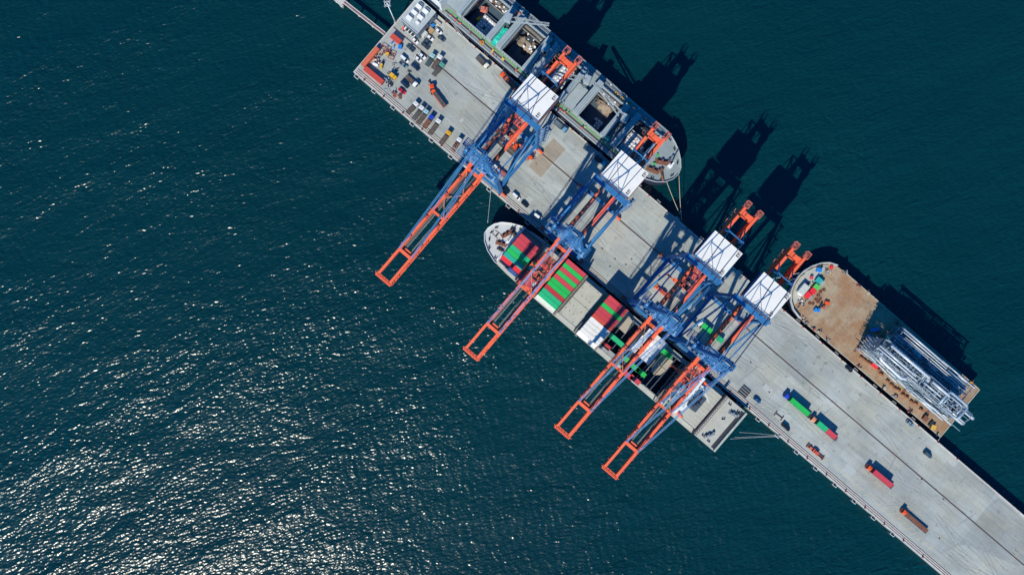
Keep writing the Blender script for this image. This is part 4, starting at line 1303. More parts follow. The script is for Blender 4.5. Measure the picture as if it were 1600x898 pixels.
# white stack standing clear in the third hold
CARGOBLK = mat('stacked_sack_cargo', (0.50, 0.52, 0.54), .8, var=.25, scale=1.5)
pl = MB()
for i in range(6):
    for j in range(7):
        for k in range(3):
            pl.box(-58.6 + i * 1.75, -57.0 + i * 1.75, 96.9 + j * 1.75, 98.5 + j * 1.75, -3.9 + k * 1.3, -2.65 + k * 1.3)
solo('sack_pile', pl, CARGOBLK, 'solid block of stacked sacks under the top bags of the third hold', 'pile', -54, 101, -3.9, pier=True)
bags(-57.8, -48.6, 97.7, 109, 0.02, 'white jumbo bag on top of the sack pile under the crane end', 'white bags on the sack pile', .06)
bags(-4.6, .8, 92.3, 104.5, .1, 'white jumbo bag in the hold next to the bow, on the bridge side', 'jumbo bags in the hold next to the bow', .1)
pl = MB()
for i in range(4):
    for j in range(8):
        pl.box(-5.4 + i * 1.75, -3.8 + i * 1.75, 91.5 + j * 1.75, 93.1 + j * 1.75, -3.9, .08)
solo('sack_pile', pl, CARGOBLK, 'solid block of stacked sacks in the hold next to the bow', 'pile', -3, 98, -3.9, pier=True)
bags(3.2, 7.6, 95, 103, -3.9, 'white jumbo bag lower down on the floor beside the forecastle', 'bags on the floor beside the forecastle', .2)
bags(-24, -20, 92.5, 98.5, -3.9, 'white jumbo bag on the shaded floor of the hold beside the tan heap', 'bags beside the tan heap', .35)
heap('cargo_heap', 'tan heap of loose cargo with a grey sheet in the second hold', -76.8, 104.8, 7.2, 5.2, 5.2, TANCARGO, 5)
heap('cargo_heap', 'tan heap of loose cargo under the jib in the fourth hold', -24.5, 106.2, 6.5, 3.6, 5.0, TANCARGO, 6)
heap('cargo_heap', 'small dark heap in the shaded corner of the third hold', -57, 93.6, 3.2, 2.2, 2.0, TANCARGO, 7)
gs = MB().prism([UN(820, 61, 2), UN(829, 51, 2), UN(836, 62, 2), UN(830, 69, 2)], 1.3, 1.7)
solo('ground_sheet', gs, CHARC, 'dark grey sheet lying on the tan heap', 'sheet', -77, 103, 1.3, pier=True)
def sacks_on(u0, u1, n0, n1, z, cnt, label, seed, m=BAGW, name='sack'):
    r_ = random.Random(seed)
    for i in range(cnt):
        u, n = r_.uniform(u0, u1), r_.uniform(n0, n1)
        q = MB().lump(0, 0, 0, r_.uniform(.7, 1.1), r_.uniform(.5, .8), r_.uniform(.5, .9), seed * 50 + i, 9, 4, .2)
        solo(name, q, m, label, 'sack', u, n, z(u, n) if callable(z) else z, r_.uniform(0, 3), f'{label}s')
sacks_on(-80.5, -72, 101, 109, 1.2, 12, 'pale sack dumped on the tan heap in the second hold', 3)
sacks_on(-109, -95.5, 107.2, 110, 2.2, 14, 'pale sack among junk on the ledge of the first hold', 4)
sacks_on(-109, -95.5, 107.0, 110, 2.2, 10, 'rusty brown bundle among junk on the ledge of the first hold', 5, RUST, 'bundle')
sacks_on(-30, -20, 107, 110, 1.6, 9, 'pale sack near the coaming of the fourth hold', 6)
sacks_on(-54, -46.5, 91.6, 99, -3.9, 12, 'grey sack lying loose on the floor of the third hold', 8, CARGOBLK)
dz = MB().box(-1.6, 1.6, -1.2, 1.2, .4, 1.6).box(-1.0, .6, -.9, .9, 1.6, 2.7).box(1.8, 2.1, -1.6, 1.6, .1, 1.3).box(-1.8, 1.8, -1.5, -1.0, 0, .9).box(-1.8, 1.8, 1.0, 1.5, 0, .9)
solo('bulldozer', dz, mat('faded_pink_red_paint', (0.50, 0.17, 0.13), .6, var=.2), 'faded red bulldozer working on the dark floor of the first hold', 'bulldozer', *UN(756, 15, -3), -3.9, .5)
dz = MB().box(-1.3, 1.3, -.9, .9, .4, 1.4).box(-.9, .3, -.7, .7, 1.4, 2.3).box(1.3, 2.6, -.2, .2, .9, 1.3).box(-1.4, 1.4, -1.2, -.8, 0, .8).box(-1.4, 1.4, .8, 1.2, 0, .8)
solo('excavator', dz, YELLOW, 'small tan yellow excavator beside the bulldozer in the first hold', 'excavator', *UN(748, 30.5, -3), -3.9, 1.4)

# ------------------------------------------------------------------ vehicles
def uv_rot(ax, ay, bx, by):
    """heading in the pier frame of the photo direction a -> b"""
    u0, n0 = UN(ax, ay)
    u1, n1 = UN(bx, by)
    return math.atan2(n1 - n0, u1 - u0)

def car_body_mb(L_=4.5, Wd=1.82, kind='sedan'):
    """x forward; lower body lofted from stations"""
    x = L_ / 2
    st = [(-x, .62, .88, .42), (-x + .12, .86, .98, .28), (-x * .55, .93, 1.0, .24), (0, .95, .98, .24), (x * .5, .94, .96, .24), (x - .35, .86, .86, .26), (x, .60, .70, .40)]
    if kind == 'van': st = [(a, w, .95 if a < x * .4 else t, b_) for a, w, t, b_ in st]
    vs, fs = [], []
    k = Wd / 1.9
    for a, w, t, b_ in st:
        w *= k
        vs += [(a, -w * .92, b_), (a, -w, (b_ + t) / 2), (a, -w * .93, t), (a, w * .93, t), (a, w, (b_ + t) / 2), (a, w * .92, b_)]
    for i in range(len(st) - 1):
        for j in range(6):
            j2 = (j + 1) % 6
            fs.append((i * 6 + j, (i + 1) * 6 + j, (i + 1) * 6 + j2, i * 6 + j2))
    fs += [tuple(range(6)), tuple(reversed([(len(st) - 1) * 6 + j for j in range(6)]))]
    mb = MB().add(vs, fs)
    return mb
def cabin_mb(x0, x1, x2, x3, Wd, z0=.94, z1=1.48):
    """greenhouse: base x0..x3, roof x1..x2"""
    w, r = Wd / 2 * .88, Wd / 2 * .72
    return MB().add([(x0, -w, z0), (x3, -w, z0), (x3, w, z0), (x0, w, z0), (x1, -r, z1), (x2, -r, z1), (x2, r, z1), (x1, r, z1)],
                    [(3, 2, 1, 0), (4, 5, 6, 7), (0, 1, 5, 4), (1, 2, 6, 5), (2, 3, 7, 6), (3, 0, 4, 7)])
def make_car(kind, m, label, u, n, rot, group='parked cars on the pier'):
    t = thing({'sedan': 'parked_car', 'van': 'parked_van', 'pickup': 'pickup_truck'}[kind], label, {'sedan': 'car', 'van': 'van', 'pickup': 'pickup'}[kind], u, n, 0.01, rot, group)
    L_, Wd = {'sedan': (4.5, 1.82), 'van': (5.3, 1.95), 'pickup': (5.3, 1.9)}[kind]
    part('body', car_body_mb(L_, Wd, kind), m, t)
    x0, x1, x2, x3, z1 = {'sedan': (-1.9, -1.35, .35, 1.15, 1.47), 'van': (-2.5, -2.3, 1.0, 1.75, 1.95), 'pickup': (-.55, -.3, .75, 1.45, 1.75)}[kind]
    part('window', cabin_mb(x0, x1, x2, x3, Wd, .93, z1 - .03), GLASS, t)
    r = Wd / 2 * .72
    part('roof', MB().add([(x1 + .03, -r, z1 - .04), (x2 - .05, -r, z1 - .04), (x2 - .05, r, z1 - .04), (x1 + .03, r, z1 - .04), (x1 + .12, -r + .08, z1 + .03), (x2 - .16, -r + .08, z1 + .03), (x2 - .16, r - .08, z1 + .03), (x1 + .12, r - .08, z1 + .03)],
         [(3, 2, 1, 0), (4, 5, 6, 7), (0, 1, 5, 4), (1, 2, 6, 5), (2, 3, 7, 6), (3, 0, 4, 7)]), m, t)
    if kind == 'pickup':
        part('load_bed', MB().box(-2.45, -.7, -.75, .75, .96, 1.0), DARKSTEEL, t)
        part('bed_side', MB().box(-2.55, -.6, -.93, -.8, .9, 1.15).box(-2.55, -.6, .8, .93, .9, 1.15).box(-2.6, -2.5, -.8, .8, .9, 1.15), m, t)
    for sx in (-1, 1):
        for sy in (-1, 1):
            part('wheel', MB().tube((sx * L_ * .3, sy * (Wd / 2 - .2), .33), (sx * L_ * .3, sy * (Wd / 2 + .01), .33), .33, 14), TYRE, t)
    for sy in (-.6, .6):
        part('headlight', MB().box(L_ / 2 - .12, L_ / 2 + .02, sy - .18, sy + .18, .55, .68), WHITEP, t)
        part('wing_mirror', MB().box(x3 - .35, x3 - .2, sy * 1.65 - .1, sy * 1.65 + .1, .95, 1.12), m, t)
    return t
CARW = mat('white_car_paint', (0.74, 0.75, 0.76), .2, var=.02)
CARB = mat('blue_car_paint', (0.015, 0.09, 0.24), .2, var=.05)
CARG = mat('slate_car_paint', (0.05, 0.085, 0.12), .2, var=.05)
CARK = mat('black_car_paint', (0.012, 0.016, 0.024), .15, var=.05)
CARR = mat('red_car_paint', (0.50, 0.012, 0.03), .2, var=.05)
CARS = mat('silver_blue_car_paint', (0.22, 0.33, 0.42), .25, metal=.3, var=.05)
cars = [('sedan', CARW, 685, 48.6, 0, 'white car by the tan crate, nearest the bulk carrier'), ('sedan', CARG, 689.8, 60.2, 0, 'slate blue car alone on open concrete, nearest the bulk carrier'),
        ('sedan', CARW, 648, 63.4, 0, 'white car in front of the office building corner, nearest its wall'), ('sedan', CARW, 671.5, 58.8, 0, 'white car directly behind the slate car by the annex'),
        ('sedan', CARG, 668.2, 65.3, 0, 'slate car squeezed between a white car and a pickup'), ('pickup', CARG, 664.2, 71.6, math.pi, 'slate pickup beside the rail slot, next to a slate car'),
        ('pickup', CARG, 641, 75, math.pi, 'dark pickup standing alone across the slot from the white car'), ('van', CARW, 631.7, 92, 0, 'white van parked alongside a silver pickup'),
        ('pickup', CARS, 630.2, 101, 0, 'silver blue pickup with dark bed next to the white van'), ('sedan', CARW, 653.1, 92.2, 0, 'white car of the close pair, nearer the red van side'),
        ('sedan', CARW, 659.5, 87.4, 0, 'white car of the close pair, on the rail slot'), ('van', NAVY, 648.8, 104.6, 0, 'navy van standing alone in the middle of the parking area'),
        ('van', NAVY, 632.3, 131.8, 0, 'navy van between the flatbed lorry and the red car'), ('sedan', CARR, 628, 142, 0, 'red car beside the navy van near the seaward kerb'),
        ('van', CARW, 806.2, 306.6, 0, 'white van near the seaward kerb between the first two cranes'), ('sedan', CARK, 820, 319, 0, 'black car near the seaward kerb beside a white van'),
        ('van', CARW, 840.5, 338.5, 0, 'white van at the shadow edge near the crane over the bow'), ('sedan', CARK, 790.5, 297, 0, 'black car close to the foot of the crane farthest from the barge'),
        ('sedan', CARB, 1183.3, 624.6, 0, 'blue car by the seaward kerb near the ship stern'), ('van', CARK, 1227.9, 667, 0, 'black car with roof rack by the seaward kerb, past the steel beam'),
        ('van', CARG, 1450, 709.8, 0, 'dark grey car alone on the landward half past the barge'), ('sedan', CARS, 1422, 661, 0, 'pale blue car by the landward kerb beside the barge stern'),
        ('sedan', CARK, 1327, 576, 0, 'dark car by the landward kerb beside the middle of the barge')]
for kind, m, px, py, rot, lab in cars:
    u, n = UN(px, py, 1)
    t = make_car(kind, m, lab, u, n, rot + rnd.uniform(-.05, .05))

def make_truck(cabm, label, pcab, ptail, load=None, bedm=None, kind='flat', group='lorries on the pier', skel=False, artic=None):
    """cab at photo pixel pcab, trailer tail at ptail; +x forward"""
    rot = uv_rot(*ptail, *pcab)
    u, n = UN(*pcab, 1.5)
    t = thing('lorry', label, 'lorry', u, n, 0.01, rot, group)
    cab = MB().add([(-1.2, -1.22, .6), (1.25, -1.18, .55), (1.25, 1.18, .55), (-1.2, 1.22, .6), (-1.15, -1.15, 2.85), (.75, -1.1, 2.8), (.75, 1.1, 2.8), (-1.15, 1.15, 2.85), (1.22, -1.15, 1.7), (1.22, 1.15, 1.7)],
                   [(3, 2, 1, 0), (4, 5, 6, 7), (0, 1, 8, 5, 4), (1, 2, 9, 8), (3, 7, 6, 9, 2), (0, 4, 7, 3), (5, 8, 9, 6)])
    cb_ = part('cab', cab, cabm, t)
    part('windscreen', MB().add([(1.245, -1.0, 1.75), (1.245, 1.0, 1.75), (.80, .95, 2.75), (.80, -.95, 2.75), (1.2, -1.0, 1.72), (1.2, 1.0, 1.72), (.74, .95, 2.72), (.74, -.95, 2.72)],
         [(0, 1, 2, 3), (7, 6, 5, 4), (0, 4, 5, 1), (1, 5, 6, 2), (2, 6, 7, 3), (3, 7, 4, 0)]), GLASS, cb_)
    part('air_deflector', MB().add([(-1.0, -.8, 2.86), (.3, -.8, 2.83), (.3, .8, 2.83), (-1.0, .8, 2.86), (-1.0, -.7, 3.2), (-.4, -.65, 3.1), (-.4, .65, 3.1), (-1.0, .7, 3.2)], [(3, 2, 1, 0), (4, 5, 6, 7), (0, 1, 5, 4), (1, 2, 6, 5), (2, 3, 7, 6), (3, 0, 4, 7)]), cabm, cb_)
    for s_ in (-1, 1):
        part('wing_mirror', MB().box(.9, 1.1, s_ * 1.3 - .12, s_ * 1.3 + .12, 1.7, 2.4), DARKSTEEL, cb_)
    Lp = math.hypot(ptail[0] - pcab[0], ptail[1] - pcab[1]) * S
    part('chassis', MB().box(-4.6, 1.0, -.45, .45, .65, 1.0).box(-2.0, -1.3, -1.1, 1.1, .7, 1.9).box(-3.4, -2.2, .55, 1.1, .5, 1.0), DARKSTEEL, t)
    x1, x0 = -1.9, -Lp
    bm = bedm or BROWNBED
    if skel:
        mb = MB().box(x0, x1, -.55, -.3, 1.0, 1.3).box(x0, x1, .3, .55, 1.0, 1.3)
        for k in range(5):
            xx = x0 + (x1 - x0) * k / 4
            mb.box(xx - .15, xx + .15, -1.2, 1.2, 1.05, 1.33)
    else:
        mb = MB().box(x0, x1, -1.22, 1.22, 1.12, 1.3)
        k = x0
        while k < x1 - .4:
            mb.box(k + .03, k + .1, -1.2, 1.2, 1.3, 1.33)
            k += .42
    part('trailer_bed', mb, bm, t)
    fr = MB().box(x0, x1, -1.3, -1.22, 1.0, 1.42).box(x0, x1, 1.22, 1.3, 1.0, 1.42).box(x1 - .1, x1, -1.22, 1.22, 1.3, 2.0).box(x0 - .08, x0, -1.25, 1.25, .9, 1.4)
    k = x0 + 1
    while k < x1:
        fr.box(k, k + .08, -1.33, -1.22, 1.3, 1.55).box(k, k + .08, 1.22, 1.33, 1.3, 1.55)
        k += 2.0
    part('trailer_frame', fr, bm if skel else DARKSTEEL, t)
    xs = [.3, -2.6, -3.8] + ([x0 + 1, x0 + 2.2, x0 + 3.4] if Lp > 8 else [])
    for x in xs:
        for s_ in (-1, 1):
            part('wheel', MB().tube((x, s_ * .85, .5), (x, s_ * 1.2, .5), .5, 12), TYRE, t)
    return t, u, n, rot, Lp
LW, LTEAL, LBLUE = WHITEP, mat('pale_teal_cab_paint', (0.35, 0.60, 0.62), .35, var=.05), mat('royal_blue_cab_paint', (0.015, 0.07, 0.55), .35, var=.05)
LY, LO = mat('amber_cab_paint', (0.80, 0.42, 0.02), .35, var=.05), mat('orange_red_cab_paint', (0.80, 0.10, 0.02), .35, var=.08)
LP = mat('peach_cab_paint', (0.75, 0.30, 0.16), .4, var=.08)
DKBED = mat('dark_grey_bed', (0.075, 0.075, 0.075), .85, var=.3)
DTBED = mat('dark_teal_bed', (0.04, 0.075, 0.085), .8, var=.3)
trucks = [(LW, (650.5, 162.6), (637, 176.5), BROWNBED, 'white cab lorry at the start of the seaward row, nearest the red car'), (LW, (659.5, 168.8), (646, 186.5), DKBED, 'white cab lorry second from the red car in the seaward row'),
          (LTEAL, (666.5, 174.6), (653, 193), BROWNBED, 'pale teal cab lorry between white and royal blue cabs in the row'), (LBLUE, (674.5, 183), (663, 198.5), RUST, 'royal blue cab lorry with rusty bed in the seaward row'),
          (LW, (685.7, 189.6), (671.5, 209), BROWNBED, 'white cab lorry between the royal blue and amber cabs'), (LY, (701.3, 207.6), (688.5, 225), BROWNBED, 'amber cab lorry with timber bed near the seaward kerb'),
          (LW, (718.2, 218.6), (706.5, 236), RUST, 'white cab lorry with bare frame trailer beside the crane'), (LTEAL, (676.5, 87.5), (667, 102.5), DTBED, 'pale teal cab lorry with greenish bed, nearest the office in its trio'),
          (LW, (688, 89.6), (676.5, 107), BROWNBED, 'white cab lorry in the middle of the trio on the rail slot'), (mat('teal_green_cab_paint', (0.1, 0.38, 0.30), .4), (691, 101.4), (677.5, 117.5), DKBED, 'teal green cab lorry of the trio, nearest open concrete'),
          (LW, (649.5, 132.8), (634.5, 119.3), BROWNBED, 'white cab flatbed lorry parked alongside the navy van')]
for i, (cm, pc, pt, bm, lab) in enumerate(trucks):
    make_truck(cm, lab, pc, pt, bedm=bm, skel=(i == 6))
make_truck(mat('cream_cab_paint', (.72, .70, .58), .4), 'cream cab flatbed lorry alone by the landward kerb opposite the bulk carrier', (760.6, 103.7), (745.5, 88.5), bedm=DKBED)
make_truck(LO, 'orange cab lorry by the landward kerb under the machinery house', (785.5, 117), (806, 138.5), bedm=RUSTRED)
make_truck(LW, 'white cab lorry with red bed between the legs of a crane', (773, 261.5), (793, 277), bedm=RUSTRED)
make_truck(LO, 'orange cab lorry with rusty brown empty bed nearest the photo edge', (1411.5, 798.6), (1448.5, 830), bedm=RUST)
t, u, n, rot, Lp = make_truck(LBLUE, 'royal blue cab lorry carrying a long green container', (1228.2, 618), (1266, 650), bedm=DARKSTEEL)
container('green', 'long green container on the trailer of the royal blue lorry', u - math.cos(rot) * (2.4 + 6.1), n - math.sin(rot) * (2.4 + 6.1), 1.44, rot)
t, u, n, rot, Lp = make_truck(LP, 'peach cab lorry carrying a teal and a red short container', (1270, 654), (1307, 685.5), bedm=DARKSTEEL)
for d, c, lab in ((2.4 + 3.05, 'sea green', 'short sea green container right behind the peach lorry cab'), (2.4 + 9.2, 'red', 'short red container at the tail of the peach lorry')):
    container(c, lab, u - math.cos(rot) * d, n - math.sin(rot) * d, 1.44, rot, True)
t, u, n, rot, Lp = make_truck(LO, 'orange cab lorry carrying a long red container', (1357, 729.8), (1394.5, 760.5), bedm=DARKSTEEL)
container('red', 'long red container on the trailer of the orange cab lorry', u - math.cos(rot) * 8.5, n - math.sin(rot) * 8.5, 1.44, rot)
# orange terminal tractor with its trailer turned
t, u, n, rot, Lp = make_truck(LO, 'orange terminal tractor with its trailer turned at an angle', (674.6, 135), (677, 146.5), bedm=DARKSTEEL)
tr = thing('trailer', 'orange red skeleton trailer with dark load coupled to the orange tractor', 'trailer', *UN(686, 154.5, 1), 0.01, uv_rot(692, 163.5, 679, 146))
part('trailer_frame', MB().box(-5.6, 5.6, -1.25, -1.0, 1.0, 1.4).box(-5.6, 5.6, 1.0, 1.25, 1.0, 1.4).box(4.2, 5.6, -1.0, 1.0, 1.1, 1.9), LO, tr)
part('load', MB().box(-5.4, -3.2, -.98, .98, 1.2, 2.2).box(-3.0, -.8, -.98, .98, 1.2, 2.3).box(-.6, 1.6, -.98, .98, 1.2, 2.2).box(1.8, 3.9, -.98, .98, 1.2, 2.25), DKBED, tr)
for x in (-4.4, -3.2, 3):
    for s_ in (-1, 1):
        part('wheel', MB().tube((x, s_ * .8, .5), (x, s_ * 1.15, .5), .5, 12), TYRE, tr)
# other loose trailers, frames and machines
def flat_rack(px, py, L_, rot, label, m=RUSTRED, Wd=2.4):
    u, n = UN(px, py, .5)
    mb = MB().box(-L_ / 2, L_ / 2, -Wd / 2, -Wd / 2 + .25, .02, .7).box(-L_ / 2, L_ / 2, Wd / 2 - .25, Wd / 2, .02, .7)
    k = -L_ / 2
    while k <= L_ / 2 - .2:
        mb.box(k, k + .3, -Wd / 2 + .25, Wd / 2 - .25, .3, .66)
        k += .55
    return solo('flat_rack', mb, m, label, 'rack', u, n, 0.01, rot, 'steel racks on the pier')
flat_rack(790, 230.5, 12, 0, 'long brown steel rack lying under the first crane', BROWNBED)
flat_rack(795, 226, 10.5, 0, 'second brown rack lying alongside the long one under the crane', mat('brown_red_rack', (.2, .075, .06), .8, var=.3), 1.6)
flat_rack(780, 207, 7, 0.05, 'short orange brown rack near the trolley of the first crane', RUSTRED, 2.0)
make_truck(mat('pale_blue_cab_paint', (.12, .30, .5), .4), 'pale blue cab lorry with grey blue bed by the landward kerb', (882.5, 203), (867, 189.5), bedm=mat('grey_blue_bed', (.10, .14, .18), .8, var=.35))
make_truck(mat('cyan_cab_paint', (.03, .42, .6), .4), 'cyan cab lorry standing in shade by the landward kerb', (943.5, 256), (930, 244.5), bedm=DKBED)
make_truck(WHITEP, 'white cab lorry with grey blue bed in shade by the container ship', (998.5, 480), (1010, 491), bedm=mat('grey_blue_bed', (.10, .14, .18)))
flat_rack(991, 483, 9, 0, 'grey blue steel rack by the seaward kerb beside the ship', mat('grey_blue_rack', (.12, .17, .26), .6, var=.3))
flat_rack(1065, 537.5, 10, 0, 'brown red rack by the seaward kerb beside the white containers', mat('brown_red_rack', (.2, .075, .06)), 1.4)
flat_rack(1067, 535, 9, 0, 'pale blue grey rack beside the brown red one', mat('grey_blue_rack', (.12, .17, .26)), 1.2)
def spreader_frame(px, py, label, rot, m, Wd=2.4, L_=12):
    u, n = UN(px, py, .6)
    t = thing('spreader_frame', label, 'spreader', u, n, 0.01, rot, 'spreader frames on the pier')
    part('beam', MB().box(-L_ / 2, L_ / 2, -.7, -.35, .1, .7).box(-L_ / 2, L_ / 2, .35, .7, .1, .7), m, t)
    for s_ in (-1, 1):
        part('end_beam', MB().box(s_ * L_ / 2 - .3, s_ * L_ / 2 + .3, -Wd / 2, Wd / 2, 0, .8), m, t)
    part('head_block', MB().box(-1.8, 1.8, -1.0, 1.0, .72, 1.5).box(-.8, .8, -.6, .6, 1.5, 2.1), ORANGE_DK, t)
    part('head_block', MB().box(-4.0, -2.6, -.5, .5, .72, 1.3), ORANGE, t)
spreader_frame(1274, 705.5, 'brown spreader frame with orange head lying by the seaward kerb', 0, RUST, 2.2, 10.5)
spreader_frame(1036, 457, 'orange spreader frame under the crane over the white containers', 0, ORANGE, 2.6, 10)
for px, py, lab in ((1216.6, 649, 'H shaped brown steel beam lying by the seaward kerb'),):
    u, n = UN(px, py)
    solo('steel_beam', MB().box(-2.2, 2.2, -.18, .18, 0, .5).box(-2.4, -2.0, -1.4, 1.4, 0.0, .55).box(2.0, 2.4, -1.4, 1.4, 0.0, .55), BROWNBED, lab, 'beam', u, n, .01, .05)
u, n = UN(1162.5, 612)
mb = MB()
for k in range(4):
    mb.box(-2.6, 2.6, -2.2 + k * 1.4, -1.85 + k * 1.4, .3, .8)
for x in (-2.6, 2.3):
    mb.box(x, x + .35, -2.4, 2.4, 0, .35)
solo('hatch_frame', mb, mat('brown_grey_steel', (0.13, 0.115, 0.115)), 'brown frame of parallel beams by the seaward kerb near the stern', 'frame', u, n, .01, 0)
# beam bundles and boxes under the two cranes standing close together
def bundle(px0, py0, px1, py1, label, cnt, m, w=.45):
    a, b = UN(px0, py0, .5), UN(px1, py1, .5)
    L_ = math.hypot(b[0] - a[0], b[1] - a[1])
    mb = MB()
    for k in range(cnt):
        y = (k - (cnt - 1) / 2) * w * 1.9
        mb.box(-L_ / 2 + (k % 3) * .3, L_ / 2 - (k % 2) * .5, y - w / 2, y + w / 2, .02 + .1 * (k % 2), .6 + .1 * (k % 2))
    return solo('beam_bundle', mb, m, label, 'beams', (a[0] + b[0]) / 2, (a[1] + b[1]) / 2, .01, math.atan2(b[1] - a[1], b[0] - a[0]), 'beam bundles on the pier')
BEIGEB = mat('beige_steel_beam', (.40, .38, .32), .6, var=.2)
bundle(1041, 485, 1056, 462, 'bundle of long beige beams under the crane girders', 4, BEIGEB)
bundle(1050, 492, 1061, 475, 'shorter pair of beige beams beside the long bundle', 2, BEIGEB)
bundle(1080, 476, 1097, 452, 'beige beams lying between the two closely placed cranes', 3, BEIGEB, .6)
container('green', 'short green box in crane shade nearer the seaward legs', *UN(1105, 512.5, 2.5), .02, 0, True)
container('sea green', 'short sea green box in crane shade nearer the end girder', *UN(1122.5, 527.5, 2.5), .02, 0, True)
for d, lab in ((0, 'white van parked in crane shade near a green box'),):
    make_car('van', CARW, lab, *UN(1096, 505, 1), 1.1)
make_car('sedan', CARW, 'white car in crane shade beside the end girder', *UN(1113, 529, 1), .9)
fl = lambda px, py, rot, label, m, k=1.0: forklift(px, py, rot, label, m, k)
def forklift(px, py, rot, label, m, k=1.0):
    u, n = UN(px, py, 1)
    t = thing('forklift', label, 'forklift', u, n, .01, rot, 'forklifts and loaders on the pier')
    part('body', MB().box(-1.7 * k, 1.0 * k, -.75 * k, .75 * k, .4 * k, 1.3 * k).box(-1.9 * k, -1.1 * k, -.7 * k, .7 * k, .5 * k, 1.6 * k), m, t)
    part('cab', MB().box(-.9 * k, .5 * k, -.6 * k, .6 * k, 1.3 * k, 2.3 * k), GLASS, t)
    part('roof', MB().box(-1.0 * k, .6 * k, -.65 * k, .65 * k, 2.3 * k, 2.42 * k), m, t)
    part('mast', MB().box(1.0 * k, 1.3 * k, -.6 * k, -.4 * k, .1, 2.6 * k).box(1.0 * k, 1.3 * k, .4 * k, .6 * k, .1, 2.6 * k).box(1.05 * k, 1.25 * k, -.4 * k, .4 * k, 2.3 * k, 2.5 * k), DARKSTEEL, t)
    for s_ in (-.4, .4):
        part('fork', MB().box(1.3 * k, 2.6 * k, s_ * k - .08, s_ * k + .08, .15, .25), DARKSTEEL, t)
    for x in (-1.2, .8):
        for s_ in (-1, 1):
            part('wheel', MB().tube((x * k, s_ * .55 * k, .4 * k), (x * k, s_ * .85 * k, .4 * k), .4 * k, 12), TYRE, t)
    return t
forklift(829, 246.5, .7, 'orange forklift beside the land side crane leg', LO, 1.1)
forklift(808.5, 227.5, 1.2, 'red orange forklift under the girders beside the brown racks', LO, 1.3)
forklift(613, 118.5, math.pi, 'amber orange loader among the clutter at the pier corner', YELLOW, 1.35)
forklift(606.5, 84.5, .6, 'small amber forklift between the red steel frames', YELLOW, .8)
forklift(596.5, 102, 2, 'small amber forklift beside the white tank', YELLOW, .85)

# ------------------------------------------------------------------ pier end: office, containers, clutter
container('orange red', 'short bright red container beside the rail slot near the gangway', *UN(618.6, 60.4, 2.6), .01, 0.03, True)
container('coral', 'coral container standing on the end kerb across the pier', *UN(578.3, 88.8, 2.6), .3, math.pi / 2)
container('orange red', 'long coral red container lying along the pier at its corner', *UN(583.7, 117.3, 2.6), .01, 0.02)
of = thing('office_building', 'grey flat roofed office block at the end of the pier', 'building', *UN(648, 16, 0), 0, 0)
uo, no, _ = BASE[of.name]
cs = [UN(625.5, 29.6, 9), UN(651.5, 51.0, 9), UN(680.6, 20.6, 9), UN(654.5, -2, 9)]
u0_, u1_ = (cs[0][0] + cs[3][0]) / 2, (cs[1][0] + cs[2][0]) / 2
n0_, n1_ = (cs[0][1] + cs[1][1]) / 2, (cs[2][1] + cs[3][1]) / 2
OFW = mat('blue_grey_wall', (0.14, 0.20, 0.27), .7, var=.1)
OFR = mat('grey_roof_membrane', (0.36, 0.41, 0.43), .8, var=.13, scale=.5, dirt=.4, dirtcol=(.26, .29, .3))
P3 = lambda mb: [(a - uo, b - no, c) for a, b, c in mb.v]
def pof(name, mb, m, parent=None):
    return part(name, mb, m, parent or of, pier=True)
pof('wall', MB().box(u0_, u1_, n0_, n1_, 0, 8.6), OFW)
rf = pof('roof', MB().box(u0_ - .3, u1_ + .3, n0_ - .3, n1_ + .3, 8.6, 9.0), OFR)
pof('parapet', frame_mb(u0_ - .32, u1_ + .32, n0_ - .32, n1_ + .32, 9.0, 9.35, .3), mat('pale_parapet', (.45, .50, .53), .7, var=.1), rf)
seam = MB()
for k in range(1, 6):
    seam.box(u0_, u1_, n0_ + (n1_ - n0_) * k / 6 - .06, n0_ + (n1_ - n0_) * k / 6 + .06, 9.0, 9.06)
seam.box(u0_ + 1.2, u0_ + 1.4, n0_ + .4, n1_ - .4, 9.0, 9.08).box(u1_ - 1.6, u1_ - 1.4, n0_ + .4, n1_ - .4, 9.0, 9.12)
pof('roof_seam', seam, mat('pale_parapet', (.45, .50, .53)), rf)
wnd = []
for k in range(6):
    x = u0_ + 1 + (u1_ - u0_ - 2) * k / 5
    pof('window', MB().box(x - .7, x + .7, n0_ - .05, n0_ + .04, 1.2, 2.8).box(x - .7, x + .7, n0_ - .05, n0_ + .04, 4.8, 6.6), GLASS)
for k in range(6):
    y = n0_ + 1.4 + (n1_ - n0_ - 2.8) * k / 5
    pof('window', MB().box(u1_ - .04, u1_ + .05, y - .7, y + .7, 1.2, 2.8).box(u1_ - .04, u1_ + .05, y - .7, y + .7, 4.8, 6.6), GLASS)
ACL = ['nearest the pier end and landward corner', 'in the middle of the outer row', 'at the seaward end of the outer row', 'at the landward end of the inner row', 'in the middle of the inner row']
